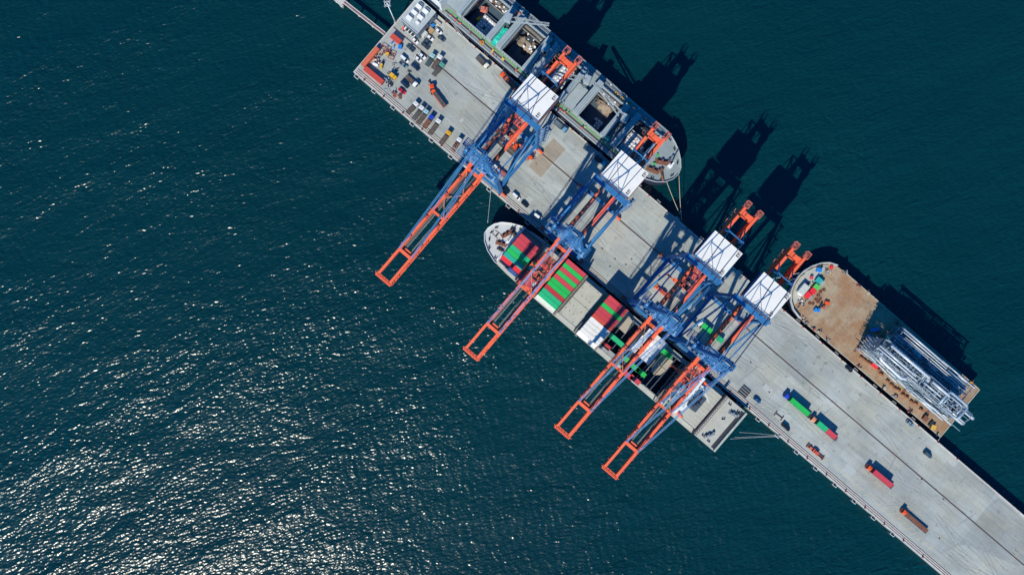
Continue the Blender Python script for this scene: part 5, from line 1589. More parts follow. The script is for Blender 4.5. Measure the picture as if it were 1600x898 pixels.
def ac_unit(px, py, label, k=1.0):
    u, n = UN(px, py, 10.6)
    t = thing('ac_unit', label, 'air conditioner', u, n, 9.06, 0, 'air conditioning units on the office roof')
    part('casing', MB().box(-1.5 * k, 1.5 * k, -1.0 * k, 1.0 * k, .15, 1.75 * k), WHITEP, t)
    part('fan_grille', MB().box(-1.25 * k, 1.25 * k, 1.0 * k, 1.08 * k, .4, 1.6 * k), DARKSTEEL, t)
    part('duct', MB().box(-1.1 * k, 1.1 * k, 1.08 * k, 2.3 * k, .2, 1.1 * k).box(-1.2 * k, 1.2 * k, 1.55 * k, 1.75 * k, 1.1 * k, 1.2 * k), mat('blue_grey_duct', (.13, .18, .24), .6, var=.2), t)
    part('foot', MB().box(-1.4 * k, -1.2 * k, -1.0 * k, 1.0 * k, 0, .15).box(1.2 * k, 1.4 * k, -1.0 * k, 1.0 * k, 0, .15), GREYSTEEL, t)
for (px, py), lab in zip(((654.2, 10.6), (647.2, 19.6), (639.3, 28.2), (664.6, 18.2), (656.6, 27.0)), ACL):
    ac_unit(px, py, f'white air conditioner on the office roof, {lab}')
ac_unit(652.2, 35, 'small white air conditioner on the office roof, smaller than the rest', .65)
# annexes and yard items beside the office
def crate(px, py, sx, sy, sz, m, label, rot=0.0, name='crate', cat='crate', lid=True):
    u, n = UN(px, py, sz)
    t = thing(name, label, cat, u, n, .01, rot)
    part('body', MB().box(-sx / 2, sx / 2, -sy / 2, sy / 2, .1, sz - .12), m, t)
    mb = MB().box(-sx / 2 - .06, sx / 2 + .06, -sy / 2 - .06, sy / 2 + .06, sz - .12, sz)
    for k in range(1, 4):
        mb.box(-sx / 2 + sx * k / 4 - .05, -sx / 2 + sx * k / 4 + .05, -sy / 2, sy / 2, sz, sz + .05)
    part('lid', mb, m, t)
    part('skid', MB().box(-sx / 2, sx / 2, -sy / 2 + .1, -sy / 2 + .35, 0, .1).box(-sx / 2, sx / 2, sy / 2 - .35, sy / 2 - .1, 0, .1), BROWNBED, t)
    return t
crate(661.6, 51.8, 3.0, 3.1, 2.6, mat('pale_grey_cabin', (.50, .53, .50), .7, var=.08), 'pale grey site cabin against the office corner', 0, 'site_cabin', 'cabin')
crate(673.6, 47.4, 2.3, 2.4, 2.0, mat('tan_crate', (.42, .27, .14), .8, var=.15), 'tan square crate between the cabin and a white car')
crate(676.2, 40.2, 1.4, 1.9, 1.5, BLUEP, 'bright blue bin behind the tan crate', 0, 'waste_bin', 'bin')
crate(671.2, 39, 1.3, 1.6, 1.3, mat('pale_grey_cabin', (.5, .53, .5)), 'small pale grey box beside the bright blue bin')
u, n = UN(682, 34.5)
solo('ramp_wall', MB().box(-2.9, 2.9, -.6, .6, 0, 1.2).box(-2.9, 2.9, -.75, -.6, 0, 1.5), CONCW, 'pale sloping concrete wall between the office and the landward kerb', 'wall', u, n, .01, 0.0)
u, n = UN(640.5, 51.8)
t = thing('flat_trailer', 'long white trailer parked close along the office wall', 'trailer', u, n, .01, 0)
part('bed', MB().box(-3.4, 3.4, -.8, .8, .8, 1.1).box(-3.4, -3.1, -.8, .8, 1.1, 1.6), WHITEP, t)
part('load', MB().box(-2.6, -1.2, -.7, .7, 1.1, 1.5).box(-.6, .8, -.7, .7, 1.1, 1.6).box(1.4, 2.9, -.7, .7, 1.1, 1.5), DARKSTEEL, t)
for x in (-2.2, 2.2):
    for s_ in (-1, 1):
        part('wheel', MB().tube((x, s_ * .55, .4), (x, s_ * .8, .4), .4, 12), TYRE, t)
crate(624.7, 72.8, 1.8, 2.0, 1.6, BLUEP, 'bright blue bin in front of the short bright red container', .6, 'waste_bin', 'bin')
def rack(px, py, sx, sy, label, m, rot=0.0, seed=1, name='steel_frame'):
    """open welded frame with odd pieces in it"""
    u, n = UN(px, py, .8)
    r_ = random.Random(seed)
    t = thing(name, label, 'frame', u, n, .01, rot)
    mb = MB()
    for z in (0.05, 1.3):
        mb.box(-sx / 2, sx / 2, -sy / 2, -sy / 2 + .18, z, z + .18).box(-sx / 2, sx / 2, sy / 2 - .18, sy / 2, z, z + .18).box(-sx / 2, -sx / 2 + .18, -sy / 2, sy / 2, z, z + .18).box(sx / 2 - .18, sx / 2, -sy / 2, sy / 2, z, z + .18)
    for a in (-1, 1):
        for b in (-1, 1):
            mb.box(a * (sx / 2 - .09) - .09, a * (sx / 2 - .09) + .09, b * (sy / 2 - .09) - .09, b * (sy / 2 - .09) + .09, .05, 1.5)
    mb.beam((-sx / 2, -sy / 2, 1.4), (sx / 2, sy / 2, 1.4), .12)
    part('frame', mb, m, t)
    mb = MB()
    for i in range(4):
        x, y = r_.uniform(-sx / 2.8, sx / 2.8), r_.uniform(-sy / 2.8, sy / 2.8)
        mb.cb(x, y, .45, r_.uniform(.4, 1.2), r_.uniform(.3, .7), r_.uniform(.3, .8), r_.uniform(0, 3))
    part('stored_piece', mb, r_.choice((DARKSTEEL, RUST, GREYSTEEL, RUSTRED)), t)
    return t
rack(599, 76.5, 3.6, 3.6, 'pinkish red steel frame next to the coral container', mat('pinkish_red_steel', (.35, .15, .14), .7, var=.3), .15, 1)
rack(605.5, 80, 2.6, 2.8, 'small pinkish frame beside the larger pinkish one', mat('pinkish_red_steel', (.35, .15, .14)), .4, 2)
rack(612, 87.2, 3.2, 3.4, 'dark red steel frame lying farther from the coral container', RUSTRED, .3, 3)
def scrap(px, py, ru, rn, cnt, label, mats, seed, name='scrap_pile', cat='scrap', hmax=1.4):
    u, n = UN(px, py, .5)
    r_ = random.Random(seed)
    t = thing(name, label, cat, u, n, .01, 0)
    for q, m in enumerate(mats):
        mb = MB()
        for i in range(max(2, cnt // len(mats))):
            x, y = r_.gauss(0, ru / 2), r_.gauss(0, rn / 2)
            k = r_.random()
            if k < .45:
                a, l_ = r_.uniform(0, 3.1), r_.uniform(.8, 2.6)
                z = r_.uniform(.1, hmax)
                mb.beam((x - l_ / 2 * math.cos(a), y - l_ / 2 * math.sin(a), .1), (x + l_ / 2 * math.cos(a), y + l_ / 2 * math.sin(a), z), r_.uniform(.12, .4))
            elif k < .8:
                h = r_.uniform(.3, hmax)
                mb.cb(x, y, h / 2, r_.uniform(.4, 1.3), r_.uniform(.3, .9), h, r_.uniform(0, 3))
            else:
                mb.tube((x, y, 0), (x, y, r_.uniform(.5, hmax)), r_.uniform(.25, .5), 10)
        part('scrap_piece', mb, m, t)
    return t
scrap(592, 88.5, 2.4, 2.8, 14, 'dark machine parts piled beside the pinkish frames', (DARKSTEEL, GREYSTEEL, RUST), 31)
scrap(590, 96, 2.2, 2.2, 12, 'orange and dark machine parts beside the white tank', (RUSTRED, DARKSTEEL, WHITEP), 32)
scrap(615.4, 68, 1.6, 2.2, 9, 'blue and dark parts heaped against the short bright red container', (BLUEP, DARKSTEEL), 33)
scrap(610, 129, 3.8, 2.0, 26, 'long pale blue heap of twisted steel parts', (mat('pale_blue_steel', (.22, .33, .43), .6, var=.25), GREYSTEEL, DARKSTEEL), 34, hmax=1.8)
scrap(617.4, 147.5, 2.0, 1.6, 12, 'rusty red heap of parts beside the red car', (RUST, RUSTRED), 35)
scrap(625.5, 152, .8, .8, 5, 'small rusty lump lying alone past the red car', (RUST,), 36, hmax=.8)
scrap(631.5, 43.8, 1.5, 2.0, 10, 'orange and navy parts at the foot of the office wall', (ORANGE, NAVY), 37)
scrap(604, 139, 1.6, 3.0, 8, 'low grey heap by the seaward kerb near the pale blue steel', (GREYSTEEL, CONCW), 38, hmax=.4)
scrap(620, 109, .8, .6, 4, 'small black lump behind the amber loader', (DARKSTEEL,), 39, hmax=.9)
scrap(640, 112.5, .7, .5, 3, 'tiny black lump between the navy van and the flatbed', (DARKSTEEL,), 40, hmax=.7)
scrap(671, 128.5, .6, .6, 3, 'tiny black lump beside the orange tractor cab', (DARKSTEEL,), 41, hmax=.9)
scrap(616, 99, 1.0, 1.8, 5, 'low grey heap between the loader and the silver pickup', (GREYSTEEL,), 42, hmax=.5)
u, n = UN(586.8, 100.5, 1)
solo('storage_tank', MB().path([(-1.6, 0, .9), (-1.5, 0, .9), (-1.3, 0, .9), (1.3, 0, .9), (1.5, 0, .9), (1.6, 0, .9)], [.2, .6, .8, .8, .6, .2], 14).box(-1.0, -.8, -.7, .7, 0, .5).box(.8, 1.0, -.7, .7, 0, .5), WHITEP,
     'small white horizontal tank in the corner between the two coral containers', 'tank', u, n, .01, .3)
# light mast
u, n = UN(618, 35.6)
t = thing('light_mast', 'tall pale light mast at the end kerb beside the office', 'lamp mast', u, n, 0, 0)
part('pole', MB().path([(0, 0, 0), (0, 0, 12), (0, 0, 25)], [.38, .28, .17], 12), WHITEP, t)
part('base', MB().box(-.6, .6, -.6, .6, 0, .4), CONCW, t)
part('crown', MB().box(-1.9, 1.9, -.08, .08, 24.6, 24.8).box(-.08, .08, -1.9, 1.9, 24.6, 24.8).ring(0, 0, 24.5, 24.62, 1.2, 1.4, 16), WHITEP, t)
for k in range(4):
    a = k * math.pi / 2
    part('floodlight', MB().cb(1.9 * math.cos(a), 1.9 * math.sin(a), 24.6, .5, .9, .6, a), GREYSTEEL, t)
# gangway to the mooring dolphin
a, b = UN(601, 53, .6), UN(536, 2, .6)
t = thing('gangway', 'narrow pale gangway running over the water from the pier end', 'gangway', a[0], a[1], 0)
L_ = math.hypot(b[0] - a[0], b[1] - a[1])
dr = math.atan2(b[1] - a[1], b[0] - a[0])
c_, s_ = math.cos(dr), math.sin(dr)
Q = lambda x, y, z: (a[0] + x * c_ - y * s_, a[1] + x * s_ + y * c_, z)
part('deck', MB().beam(Q(0, 0, .3), Q(L_, 0, .3), 1.3, .15), mat('dark_pink_deck', (.22, .14, .14), .8, var=.2), t, pier=True)
for s2 in (-1, 1):
    mb = MB().beam(Q(0, s2 * .75, .3), Q(L_, s2 * .75, .3), .3, .55).beam(Q(0, s2 * .75, 1.4), Q(L_, s2 * .75, 1.4), .1, .1)
    for k in range(int(L_ / 2)):
        mb.beam(Q(k * 2 + .5, s2 * .75, .5), Q(k * 2 + .5, s2 * .75, 1.4), .08, .08)
    part('railing', mb, mat('pinkish_white_paint', (.62, .56, .54), .6, var=.1), t, pier=True)
cu, cn = UN(530.5, -3, .5)
t = thing('mooring_dolphin', 'pale concrete mooring dolphin at the far end of the gangway', 'dolphin', cu, cn, WATER)
part('cap', MB().box(-3.2, 3.2, -2.6, 2.6, 3.6, 5.4).box(2.4, 4.0, -2.9, -1.6, 3.4, 5.0), CONCW, t)
for s2 in (-1, 1):
    for s3 in (-1, 1):
        part('pile', MB().tube((s2 * 2.2, s3 * 1.8, -6), (s2 * 2.2, s3 * 1.8, 3.6), .5, 12), CONCW, t)
# catwalk posts of the gangway
for f in (.33, .66):
    q = Q(L_ * f, 0, 0)
    solo('gangway_pile', MB().tube((0, 0, -3), (0, 0, 5.0), .45, 12).box(-.7, .7, -.7, .7, 4.6, 5.0), CONCW, 'round concrete pile under the gangway', 'pile', q[0], q[1], WATER, group='piles under the gangway')

# ------------------------------------------------------------------ deck barge with steel module
BG = thing('deck_barge', 'rusty brown deck barge with rounded bow moored on the landward face', 'barge', 165, 103, WATER)
def pg(name, mb, m, parent=None, **k):
    return part(name, mb, m, parent or BG, pier=True, **k)
bowG = [(127, 120.4), (123, 120.2), (118.7, 118.4), (115.6, 115.4), (113, 111.2), (111.4, 106.6), (111.0, 102.4), (111.6, 98.0), (113.2, 93.8), (116.4, 90.0), (120.3, 87.4), (126, 86.2)]
outG = [(222.6, 119.4)] + bowG + [(223.2, 86.8)]
def barge_deck_material():
    m = mat('worn_barge_deck', (0.32, 0.225, 0.14), .85, var=.18, scale=.12, dirt=.75, dirtcol=(0.20, 0.10, 0.06), bump=.02)
    nt = m.node_tree
    N, L = nt.nodes, nt.links
    b = N['Principled BSDF']
    src = b.inputs['Base Color'].links[0].from_socket
    tc = N.new('ShaderNodeTexCoord')
    def nz(sc, det, loc):
        mp = N.new('ShaderNodeMapping')
        mp.inputs['Location'].default_value = loc
        L.new(tc.outputs['Object'], mp.inputs['Vector'])
        n_ = N.new('ShaderNodeTexNoise')
        n_.inputs['Scale'].default_value = sc
        n_.inputs['Detail'].default_value = det
        n_.inputs['Roughness'].default_value = .7
        L.new(mp.outputs[0], n_.inputs['Vector'])
        return n_.outputs['Fac']
    def layer(src, fac, a, c, col, amount):
        r_ = N.new('ShaderNodeMapRange')
        r_.inputs['From Min'].default_value = a
        r_.inputs['From Max'].default_value = c
        r_.inputs['To Max'].default_value = amount
        L.new(fac, r_.inputs['Value'])
        x = N.new('ShaderNodeMix')
        x.data_type = 'RGBA'
        x.inputs['B'].default_value = (*col, 1)
        L.new(r_.outputs[0], x.inputs['Factor'])
        L.new(src, x.inputs['A'])
        return x.outputs['Result']
    out = layer(src, nz(.09, 5, (3, 9, 0)), .46, .62, (0.38, 0.32, 0.22), .8)       # worn bare patches
    out = layer(out, nz(.11, 7, (30, 2, 0)), .47, .62, (0.30, 0.145, 0.065), .75)      # fresh rust
    out = layer(out, nz(.9, 6, (3, 22, 0)), .56, .68, (0.13, 0.06, 0.035), .7)       # pitting
    out = layer(out, nz(.5, 6, (13, 5, 0)), .58, .72, (0.22, 0.20, 0.17), .6)       # grey scuffs
    L.new(out, b.inputs['Base Color'])
    return m
BDECK = barge_deck_material()
pg('hull', MB().prism(outG, WATER - 1, 1.9, [(165 + (u - 165) * .985, 103 + (n - 103) * .97) for u, n in outG]), HULLNAVY)
pg('deck', MB().prism([(165 + (u - 165) * .997, 103 + (n - 103) * .985) for u, n in outG], 1.9, 2.0), BDECK)
dl = MB()
for i in range(13):
    dl.box(124 + i * 7.6, 124.16 + i * 7.6, 87.6, 118.6, 2.0, 2.03)
for i in range(4):
    dl.box(121, 222, 92.5 + i * 6.6, 92.62 + i * 6.6, 2.0, 2.025)
pg('deck_seam', dl, mat('seam_rust', (0.29, 0.18, 0.10), .85, var=.4, scale=.6))
pg('bulwark', MB().strip(bowG[1:], .5, 1.9, 3.6), mat('pale_grey_paint', (0.45, 0.48, 0.49)))
pg('bow_platform', MB().prism([(119.5, 117.4), (116.6, 114.8), (114.2, 110.8), (112.7, 106.4), (112.3, 102.4), (112.9, 98.4), (114.4, 94.6), (117.2, 91.2), (119.5, 89.8)], 2.004, 2.5), CREAM)
pg('rubbing_strake', MB().strip([(222.9, 119.3), (223.4, 86.9)], .5, 1.5, 2.1).strip([(127, 120.3), (222.6, 119.3)], .35, 1.6, 2.1).strip([(126, 86.3), (223.2, 86.9)], .35, 1.6, 2.1), mat('cream_edge_paint', (.45, .40, .30), .7, var=.2, dirt=.5))
def gcrate(px, py, sx, sy, sz, m, label, name='crate', cat='crate', rot=0.0):
    u, n = UN(px, py, sz + 2)
    t = thing(name, label, cat, u, n, 2.01 if u > 119.5 else 2.51, rot)
    part('body', MB().box(-sx / 2, sx / 2, -sy / 2, sy / 2, 0.05, sz - .1), m, t)
    mb = MB().box(-sx / 2 - .05, sx / 2 + .05, -sy / 2 - .05, sy / 2 + .05, sz - .1, sz).box(-.1, .1, -sy / 2, sy / 2, sz, sz + .06)
    part('lid', mb, m, t)
    return t
gcrate(1280, 438, 3.0, 2.8, 2.4, TEAL, 'teal tool container on the barge bow, landward end of its row', 'tool_container', 'container')
gcrate(1284.5, 442, 2.2, 2.4, 2.2, mat('grey_green_paint', (.30, .38, .33), .6, var=.15), 'grey green box beside the teal tool container')
gcrate(1276.6, 448.2, 3.0, 2.5, 2.4, mat('lime_green_paint', (.10, .50, .10), .5, var=.1), 'lime green tool container in the middle of the bow row', 'tool_container', 'container')
gcrate(1271, 454.2, 2.9, 2.6, 2.4, C_BRED, 'plain bright red tool container in the bow row', 'tool_container', 'container')
gcrate(1263, 460.5, 2.5, 2.9, 2.4, C_BRED, 'bright red tool container nearest the pier in the bow row', 'tool_container', 'container')
gcrate(1266, 463.5, 2.3, 1.8, 2.0, C_GREY, 'grey topped box attached to the last red tool container')
gcrate(1255.5, 452, 5.6, 3.6, 2.7, mat('pale_grey_cabin', (.5, .53, .5)), 'large pale grey deckhouse cabin on the barge bow', 'deck_cabin', 'cabin', math.pi / 2)
gcrate(1250.5, 458.5, 2.4, 1.5, 1.5, WHITEP, 'white low box beside the deckhouse cabin')
gcrate(1280, 421.8, 2.6, 2.0, 1.8, BLUEP, 'bright blue winch housing on the barge bow', 'winch_housing', 'winch', .5)
gcrate(1268, 433.8, 1.4, 1.6, 1.3, mat('rose_red_paint', (.60, .06, .10), .5), 'rose red box behind the pale ridge on the bow', rot=.6)
gcrate(1299.6, 417.5, 1.5, 1.6, 1.3, C_BRED, 'bright red box at the landward corner of the bow', rot=.3)
gcrate(1274.8, 483.7, 1.4, 1.8, 1.3, BLUEP, 'bright blue bin of the pair, nearer the pier')
gcrate(1279.3, 484.6, 1.4, 1.8, 1.3, BLUEP, 'bright blue bin of the pair, nearer the red machines')
gcrate(1287.6, 479.7, 1.3, 1.3, 1.2, RUSTRED, 'red oxide box between the blue bins and the red compressor')
t = thing('compressor', 'bright orange red compressor standing alone on the open barge deck', 'compressor', *UN(1292.3, 473.3, 3), 2.01, .4)
part('body', MB().box(-1.3, 1.3, -.7, .7, .3, 1.3), LO, t)
part('tank', MB().tube((-1.1, .9, .7), (1.1, .9, .7), .4, 12), LO, t)
part('wheel', MB().tube((-.8, -.8, .3), (-.8, -.6, .3), .3, 10).tube((.8, -.8, .3), (.8, -.6, .3), .3, 10), TYRE, t)
t = gcrate(1283.5, 476.5, 1.0, 2.0, 1.2, DARKSTEEL, 'dark green box beside the red oxide box', rot=.2)
def gscrap(px, py, ru, rn, cnt, label, mats, seed, hmax=1.2):
    t = scrap(px, py, ru, rn, cnt, label, mats, seed, 'deck_gear', 'deck gear', hmax)
    t.location.z = 2.01
    return t
gscrap(1249, 472.5, 2.0, 1.8, 14, 'white and dark mooring gear at the pier side of the bow', (WHITEP, DARKSTEEL, GREYSTEEL), 51)
gscrap(1259, 466, 1.6, 1.6, 10, 'brown and grey gear behind the last red container', (RUST, GREYSTEEL), 52)
gscrap(1290, 421, 4.2, .7, 10, 'row of dark gear along the inner edge of the bow wall', (DARKSTEEL, CONCW), 53)
gscrap(1262, 441.5, .8, 2.6, 8, 'dark and cream gear behind the deckhouse cabin', (NAVY, CREAM), 54)
gscrap(1289, 428, .9, 3.0, 9, 'pale ridge of pipes between the bow winch and tool containers', (CREAM, GREYSTEEL), 55, .7)
for i, (px, py) in enumerate(((1282, 455.5), (1287.5, 452.5), (1278.5, 461), (1275.5, 467.5), (1281.5, 467), (1270, 474), (1264.8, 473.5), (1278, 471.5))):
    u, n = UN(px, py, 2)
    mb = MB()
    for k in range(5):
        mb.cb(rnd.uniform(-.6, .6), rnd.uniform(-.6, .6), .15, rnd.uniform(.4, 1.2), rnd.uniform(.2, .6), .3, rnd.uniform(0, 3))
    mb.ring(0, 0, 0, .25, .5, .9, 14)
    solo('rusty_shackle', mb, RUST, 'rusty brown ring of lashing gear on the barge deck near the tool containers', 'lashing gear', u, n, 2.01, 0, group='rusty lashing gear on the barge deck')
for i, (px, py, lab) in enumerate(((1252, 497, 'black and pale winch gear at the pier edge of the barge, closest to the bow'), (1258, 504.5, 'small dark winch gear at the barge edge, second from bow'), (1269, 513, 'dark fairlead gear at the barge edge, third from bow'), (1279, 516.5, 'black and white gear cluster at the barge edge, fourth from bow'),
                                (1290, 530, 'pale blue and black gear at the barge edge halfway to the module'), (1340, 571, 'dark gear at the barge edge below the red block'), (1378, 603, 'red and dark gear at the barge edge beside the grillage'), (1396, 617, 'rose and black gear at the barge edge, larger cluster'), (1418, 640, 'pale heap of gear at the barge edge near a crate'), (1461, 677, 'pale mooring gear at the stern corner by the pier'),
                                (1318, 425, 'dark gear on the outer edge of the barge, closest to the bow'), (1338, 446, 'pale gear on the outer edge of the barge before the shadow'), (1354, 456, 'small dark gear on the outer barge edge at the shadow'), (1400, 505, 'tan gear on the shaded outer edge of the barge'), (1515, 597, 'pale gear at the outer stern corner of the barge'))):
    gscrap(px, py, 1.1, .8, 7, lab, ((DARKSTEEL, CONCW), (DARKSTEEL, GREYSTEEL), (RUSTRED, DARKSTEEL))[i % 3], 60 + i, 1.0)
gcrate(1459, 667.5, 2.4, 2.4, 1.8, mat('ochre_paint', (.62, .36, .06), .6, var=.12), 'ochre yellow box near the stern corner by the pier', rot=.3)
gcrate(1516.5, 599, 1.4, 1.8, 1.2, YELLOW, 'small yellow box at the outer stern corner')
gcrate(1455, 662, 1.2, 2.8, 1.2, CHARC, 'charcoal box beside the ochre one')
gcrate(1447, 653.5, 2.4, 2.6, 1.6, RUST, 'rusty brown box frame near the stern end of the grillage')
gcrate(1366.7, 571.3, 3.6, 1.5, 1.2, C_BRED, 'bright red block beside the pier side face of the pipe module')
gr = [(1343, 549), (1347, 559), (1352, 563), (1358, 567), (1372, 577), (1378, 585), (1388, 596), (1394, 602), (1399, 607), (1405, 610), (1412, 617), (1418, 621), (1425, 628), (1432, 631), (1440, 640)]
for i, (px, py) in enumerate(gr):
    u, n = UN(px, py, 3)
    mb = MB().cb(0, 0, .5, 2.2, .8, 1.0).cb(0, 0, 1.1, 1.4, .5, .3).cb(.4, .7, .3, .6, .8, .6)
    solo('grillage_block', mb, mat('orange_brown_rust', (.30, .115, .05), .85, var=.35, scale=1.2), 'orange brown grillage block along the pier side of the pipe module', 'grillage', u, n, 2.01, rnd.uniform(-.2, .2), 'grillage blocks beside the module')
# steel pipe rack module: tall half towards the pier, low half outboard
MD = thing('pipe_rack_module', 'huge pale steel pipe rack module carried on the barge', 'pipe module', 183, 102, 2.0)
def pm(name, mb, m, parent=None, **k):
    return part(name, mb, m, parent or MD, pier=True, **k)
MU0, MU1 = 157.5, 214.5
TN = (93.8, 97.7, 101.6)
LN = (103.4, 108.8, 114.4)
TU = [MU0 + 2 + 8.4 * i for i in range(7)]
LU = [166 + 7.6 * i for i in range(7)]
fr = MB()
for u in TU:
    for n in TN:
        fr.box(u - .22, u + .22, n - .22, n + .22, 2.2, 22.0)
    for z in (5, 9, 13.5, 18, 21.6):
        fr.box(u - .2, u + .2, TN[0], TN[2], z - .25, z + .25)
    for a, b in ((2.2, 9), (9, 18)):
        fr.beam((u, TN[0], a), (u, TN[1], b), .22).beam((u, TN[2], a), (u, TN[1], b), .22)
for n in TN:
    for z in (5, 9, 13.5, 18, 21.6):
        fr.box(TU[0], TU[-1], n - .2, n + .2, z - .22, z + .22)
for i in range(6):
    for z0, z1 in ((2.2, 9), (9, 18)):
        fr.beam((TU[i], TN[0], z0 if i % 2 else z1), (TU[i + 1], TN[0], z1 if i % 2 else z0), .24)
        fr.beam((TU[i], TN[2], z0 if i % 2 else z1), (TU[i + 1], TN[2], z1 if i % 2 else z0), .24)
pm('tall_frame', fr, GALV2)
fr = MB()
for u in LU:
    for n in LN:
        fr.box(u - .2, u + .2, n - .2, n + .2, 2.2, 15.6)
    for z in (5, 10, 15.3):
        fr.box(u - .18, u + .18, LN[0], LN[2], z - .22, z + .22)
for n in LN:
    for z in (5, 10, 15.3):
        fr.box(LU[0], LU[-1], n - .18, n + .18, z - .2, z + .2)
for i in range(6):
    fr.beam((LU[i], LN[2], 2.2 if i % 2 else 15.3), (LU[i + 1], LN[2], 15.3 if i % 2 else 2.2), .22)
    fr.beam((LU[i], LN[0] + .1, 15.4), (LU[i + 1], LN[2], 15.4), .14)
pm('low_frame', fr, GALV2)
# long pipes on the levels
def pipe(u0, u1, n, z, r, m=GALV):
    p_ = pm('pipe', MB().tube((u0, n, z), (u1, n, z), r, 12), m)
    fl_ = MB()
    for u in (u0, u1):
        fl_.tube((u - .08, n, z), (u + .08, n, z), r * 1.35, 12)
    part('flange', fl_, GALV2, p_, pier=True)
r_ = random.Random(77)
for lvl, zt in ((0, 22.4), (1, 18.4), (2, 13.9), (3, 9.4)):
    n = TN[0] + .5 + lvl * .1
    while n < TN[2] - .2:
        rad = r_.choice((.16, .2, .26, .38)) if lvl else r_.choice((.14, .18, .24))
        a = MU0 + r_.uniform(-1.5, 9)
        while a < MU1 - 3:
            b = min(a + r_.uniform(5, 19), 216)
            pipe(a, b, n + r_.uniform(-.15, .15), zt + rad + r_.uniform(-.4, .5), rad, r_.choice((GALV, GALV2)))
            a = b + r_.uniform(.6, 7)
        n += rad * 2 + r_.uniform(.6, 1.3) + (.35 if lvl else .3)
# heavy pipes the photo shows plainest
pipe(162.2, 187.5, 100.6, 23.3, .75)
pipe(189.5, 201.0, 100.2, 23.1, .72)
pipe(158.2, 182.0, 97.0, 22.8, .5)
pipe(158.0, 184.0, 95.6, 22.8, .42)
pipe(187, 198, 97.3, 22.7, .42)
pipe(199.6, 211, 102.4, 22.6, .55)
pipe(206, 218.0, 99.8, 21.6, .8)
pipe(204, 216.0, 95.2, 21.8, .55)
pipe(203, 215.6, 94.0, 21.8, .42)
pipe(190, 211, 91.6, 18, .38)
pipe(188, 210, 90.7, 16.6, .32)
PIPEBG = mat('blue_grey_pipe', (.24, .33, .42), .4, metal=.1, var=.15)
def bend(pts, r, m=GALV):
    out = []
    for i, p in enumerate(pts):                      # rounded corners
        p = Vector(p)
        if i in (0, len(pts) - 1): out.append(p); continue
        a, b = Vector(pts[i - 1]), Vector(pts[i + 1])
        q0, q1 = p + (a - p).normalized() * 2.0, p + (b - p).normalized() * 2.0
        for k in range(6):
            t_ = k / 5
            out.append(q0 * (1 - t_) ** 2 + p * 2 * t_ * (1 - t_) + q1 * t_ ** 2)
    pm('pipe_bend', MB().path(out, r, 12), m)
bend([(161.5, 95.6, 16), (161.5, 95.2, 22.9), (162.2, 92.0, 22.9), (178, 91.4, 22.9), (178.6, 93.8, 22.9), (178.6, 94.2, 17)], .75)
bend([(199.5, 94.0, 23.0), (199.5, 102.4, 23.0), (211.5, 102.4, 23.0), (211.5, 94.5, 23.0), (211.5, 94.2, 16)], .62, PIPEBG)
bend([(201, 96.0, 23.0), (201, 100.6, 23.0), (209.4, 100.6, 23.0), (209.4, 96, 23.0)], .42, PIPEBG)
for lvl, zt in ((0, 15.7), (1, 10.3)):
    n = LN[0] + .8
    while n < LN[2] - .1:
        rad = r_.choice((.16, .22, .3))
        a = 165 + r_.uniform(-2, 6)
        while a < 206:
            b = min(a + r_.uniform(4, 16), 212)
            pipe(a, b, n, zt + rad + r_.uniform(-.2, .3), rad, r_.choice((GALV, GALV2)))
            a = b + r_.uniform(1, 7)
        n += rad * 2 + r_.uniform(.5, 1.3)
pipe(165, 190, 113.2, 16.4, .42)
pipe(190, 212.5, 113.6, 16.2, .3)
pipe(166, 187, 111.9, 16.4, .36)
pipe(168, 206, 109.4, 16.3, .24)
pipe(172, 210, 110.6, 16.2, .2)
# sloping end of small bore racks towards the bow
for i in range(26):
    n = 92.0 + i * .4
    pm('small_pipe', MB().tube((155.4 + .25 * abs(i - 13) * .5 + (i % 3) * .3, n, 7 + (i * 7 % 12)), (164 + (i % 4), n, 7.4 + (i * 7 % 12)), .14, 6), (GALV, GALV2)[i % 2])
for i in range(70):
    u = 158.5 + i * .79
    z = 3.4 + (i * 5 % 16)
    n = 94.0 - .2 * (i % 3) - z * .12
    pm('small_pipe', MB().tube((u, n, z), (u + 3 + (i % 4) * 1.5, n, z + .1), .14 + .05 * (i % 2), 6), (GALV, GALV2, GALV)[i % 3])
FLOORM = mat('dark_floor_grating', (.10, .13, .16), .7, var=.4, scale=1.5)
for z in (9.3, 18.3):
    fl_ = MB()
    for i in range(6):
        fl_.box(TU[i] + .1, TU[i + 1] - .1, TN[0] + .3, TN[2] - .3, z, z + .12)
    pm('floor_plate', fl_, FLOORM)
fl_ = MB()
for i in range(6):
    fl_.box(LU[i] + .1, LU[i + 1] - .1, LN[0] + .2, LN[2] - .2, 10.25, 10.33)
pm('floor_plate', fl_, FLOORM)
pm('cable_tray', MB().box(TU[0] - .6, TU[0] - .45, TN[0], TN[2], 8, 20).box(TU[0] + .5, TU[-1], 102.3, 102.5, 11, 20.5), GALV2)
ct = MB()
for u in range(159, 212, 5):
    ct.box(u, u + .35, TN[0] + .3, TN[2] - .3, 21.95, 22.1).beam((u, TN[0], 22.2), (u + 4, TN[2], 22.2), .16).beam((u + 4, TN[0], 20), (u, TN[2], 22.4), .14)
    ct.tube((u + 2, TN[0] + .5, 22.3), (u + 2, TN[2] - 1.0, 22.3), .15, 6)
for i in range(90):
    u, n = r_.uniform(159, 213), r_.uniform(TN[0] + .3, TN[2] - .3)
    ct.cb(u, n, 22.6, r_.uniform(.3, 1.1), r_.uniform(.3, .8), r_.uniform(.5, 1.2))
pm('pipe_support', ct, GALV2)
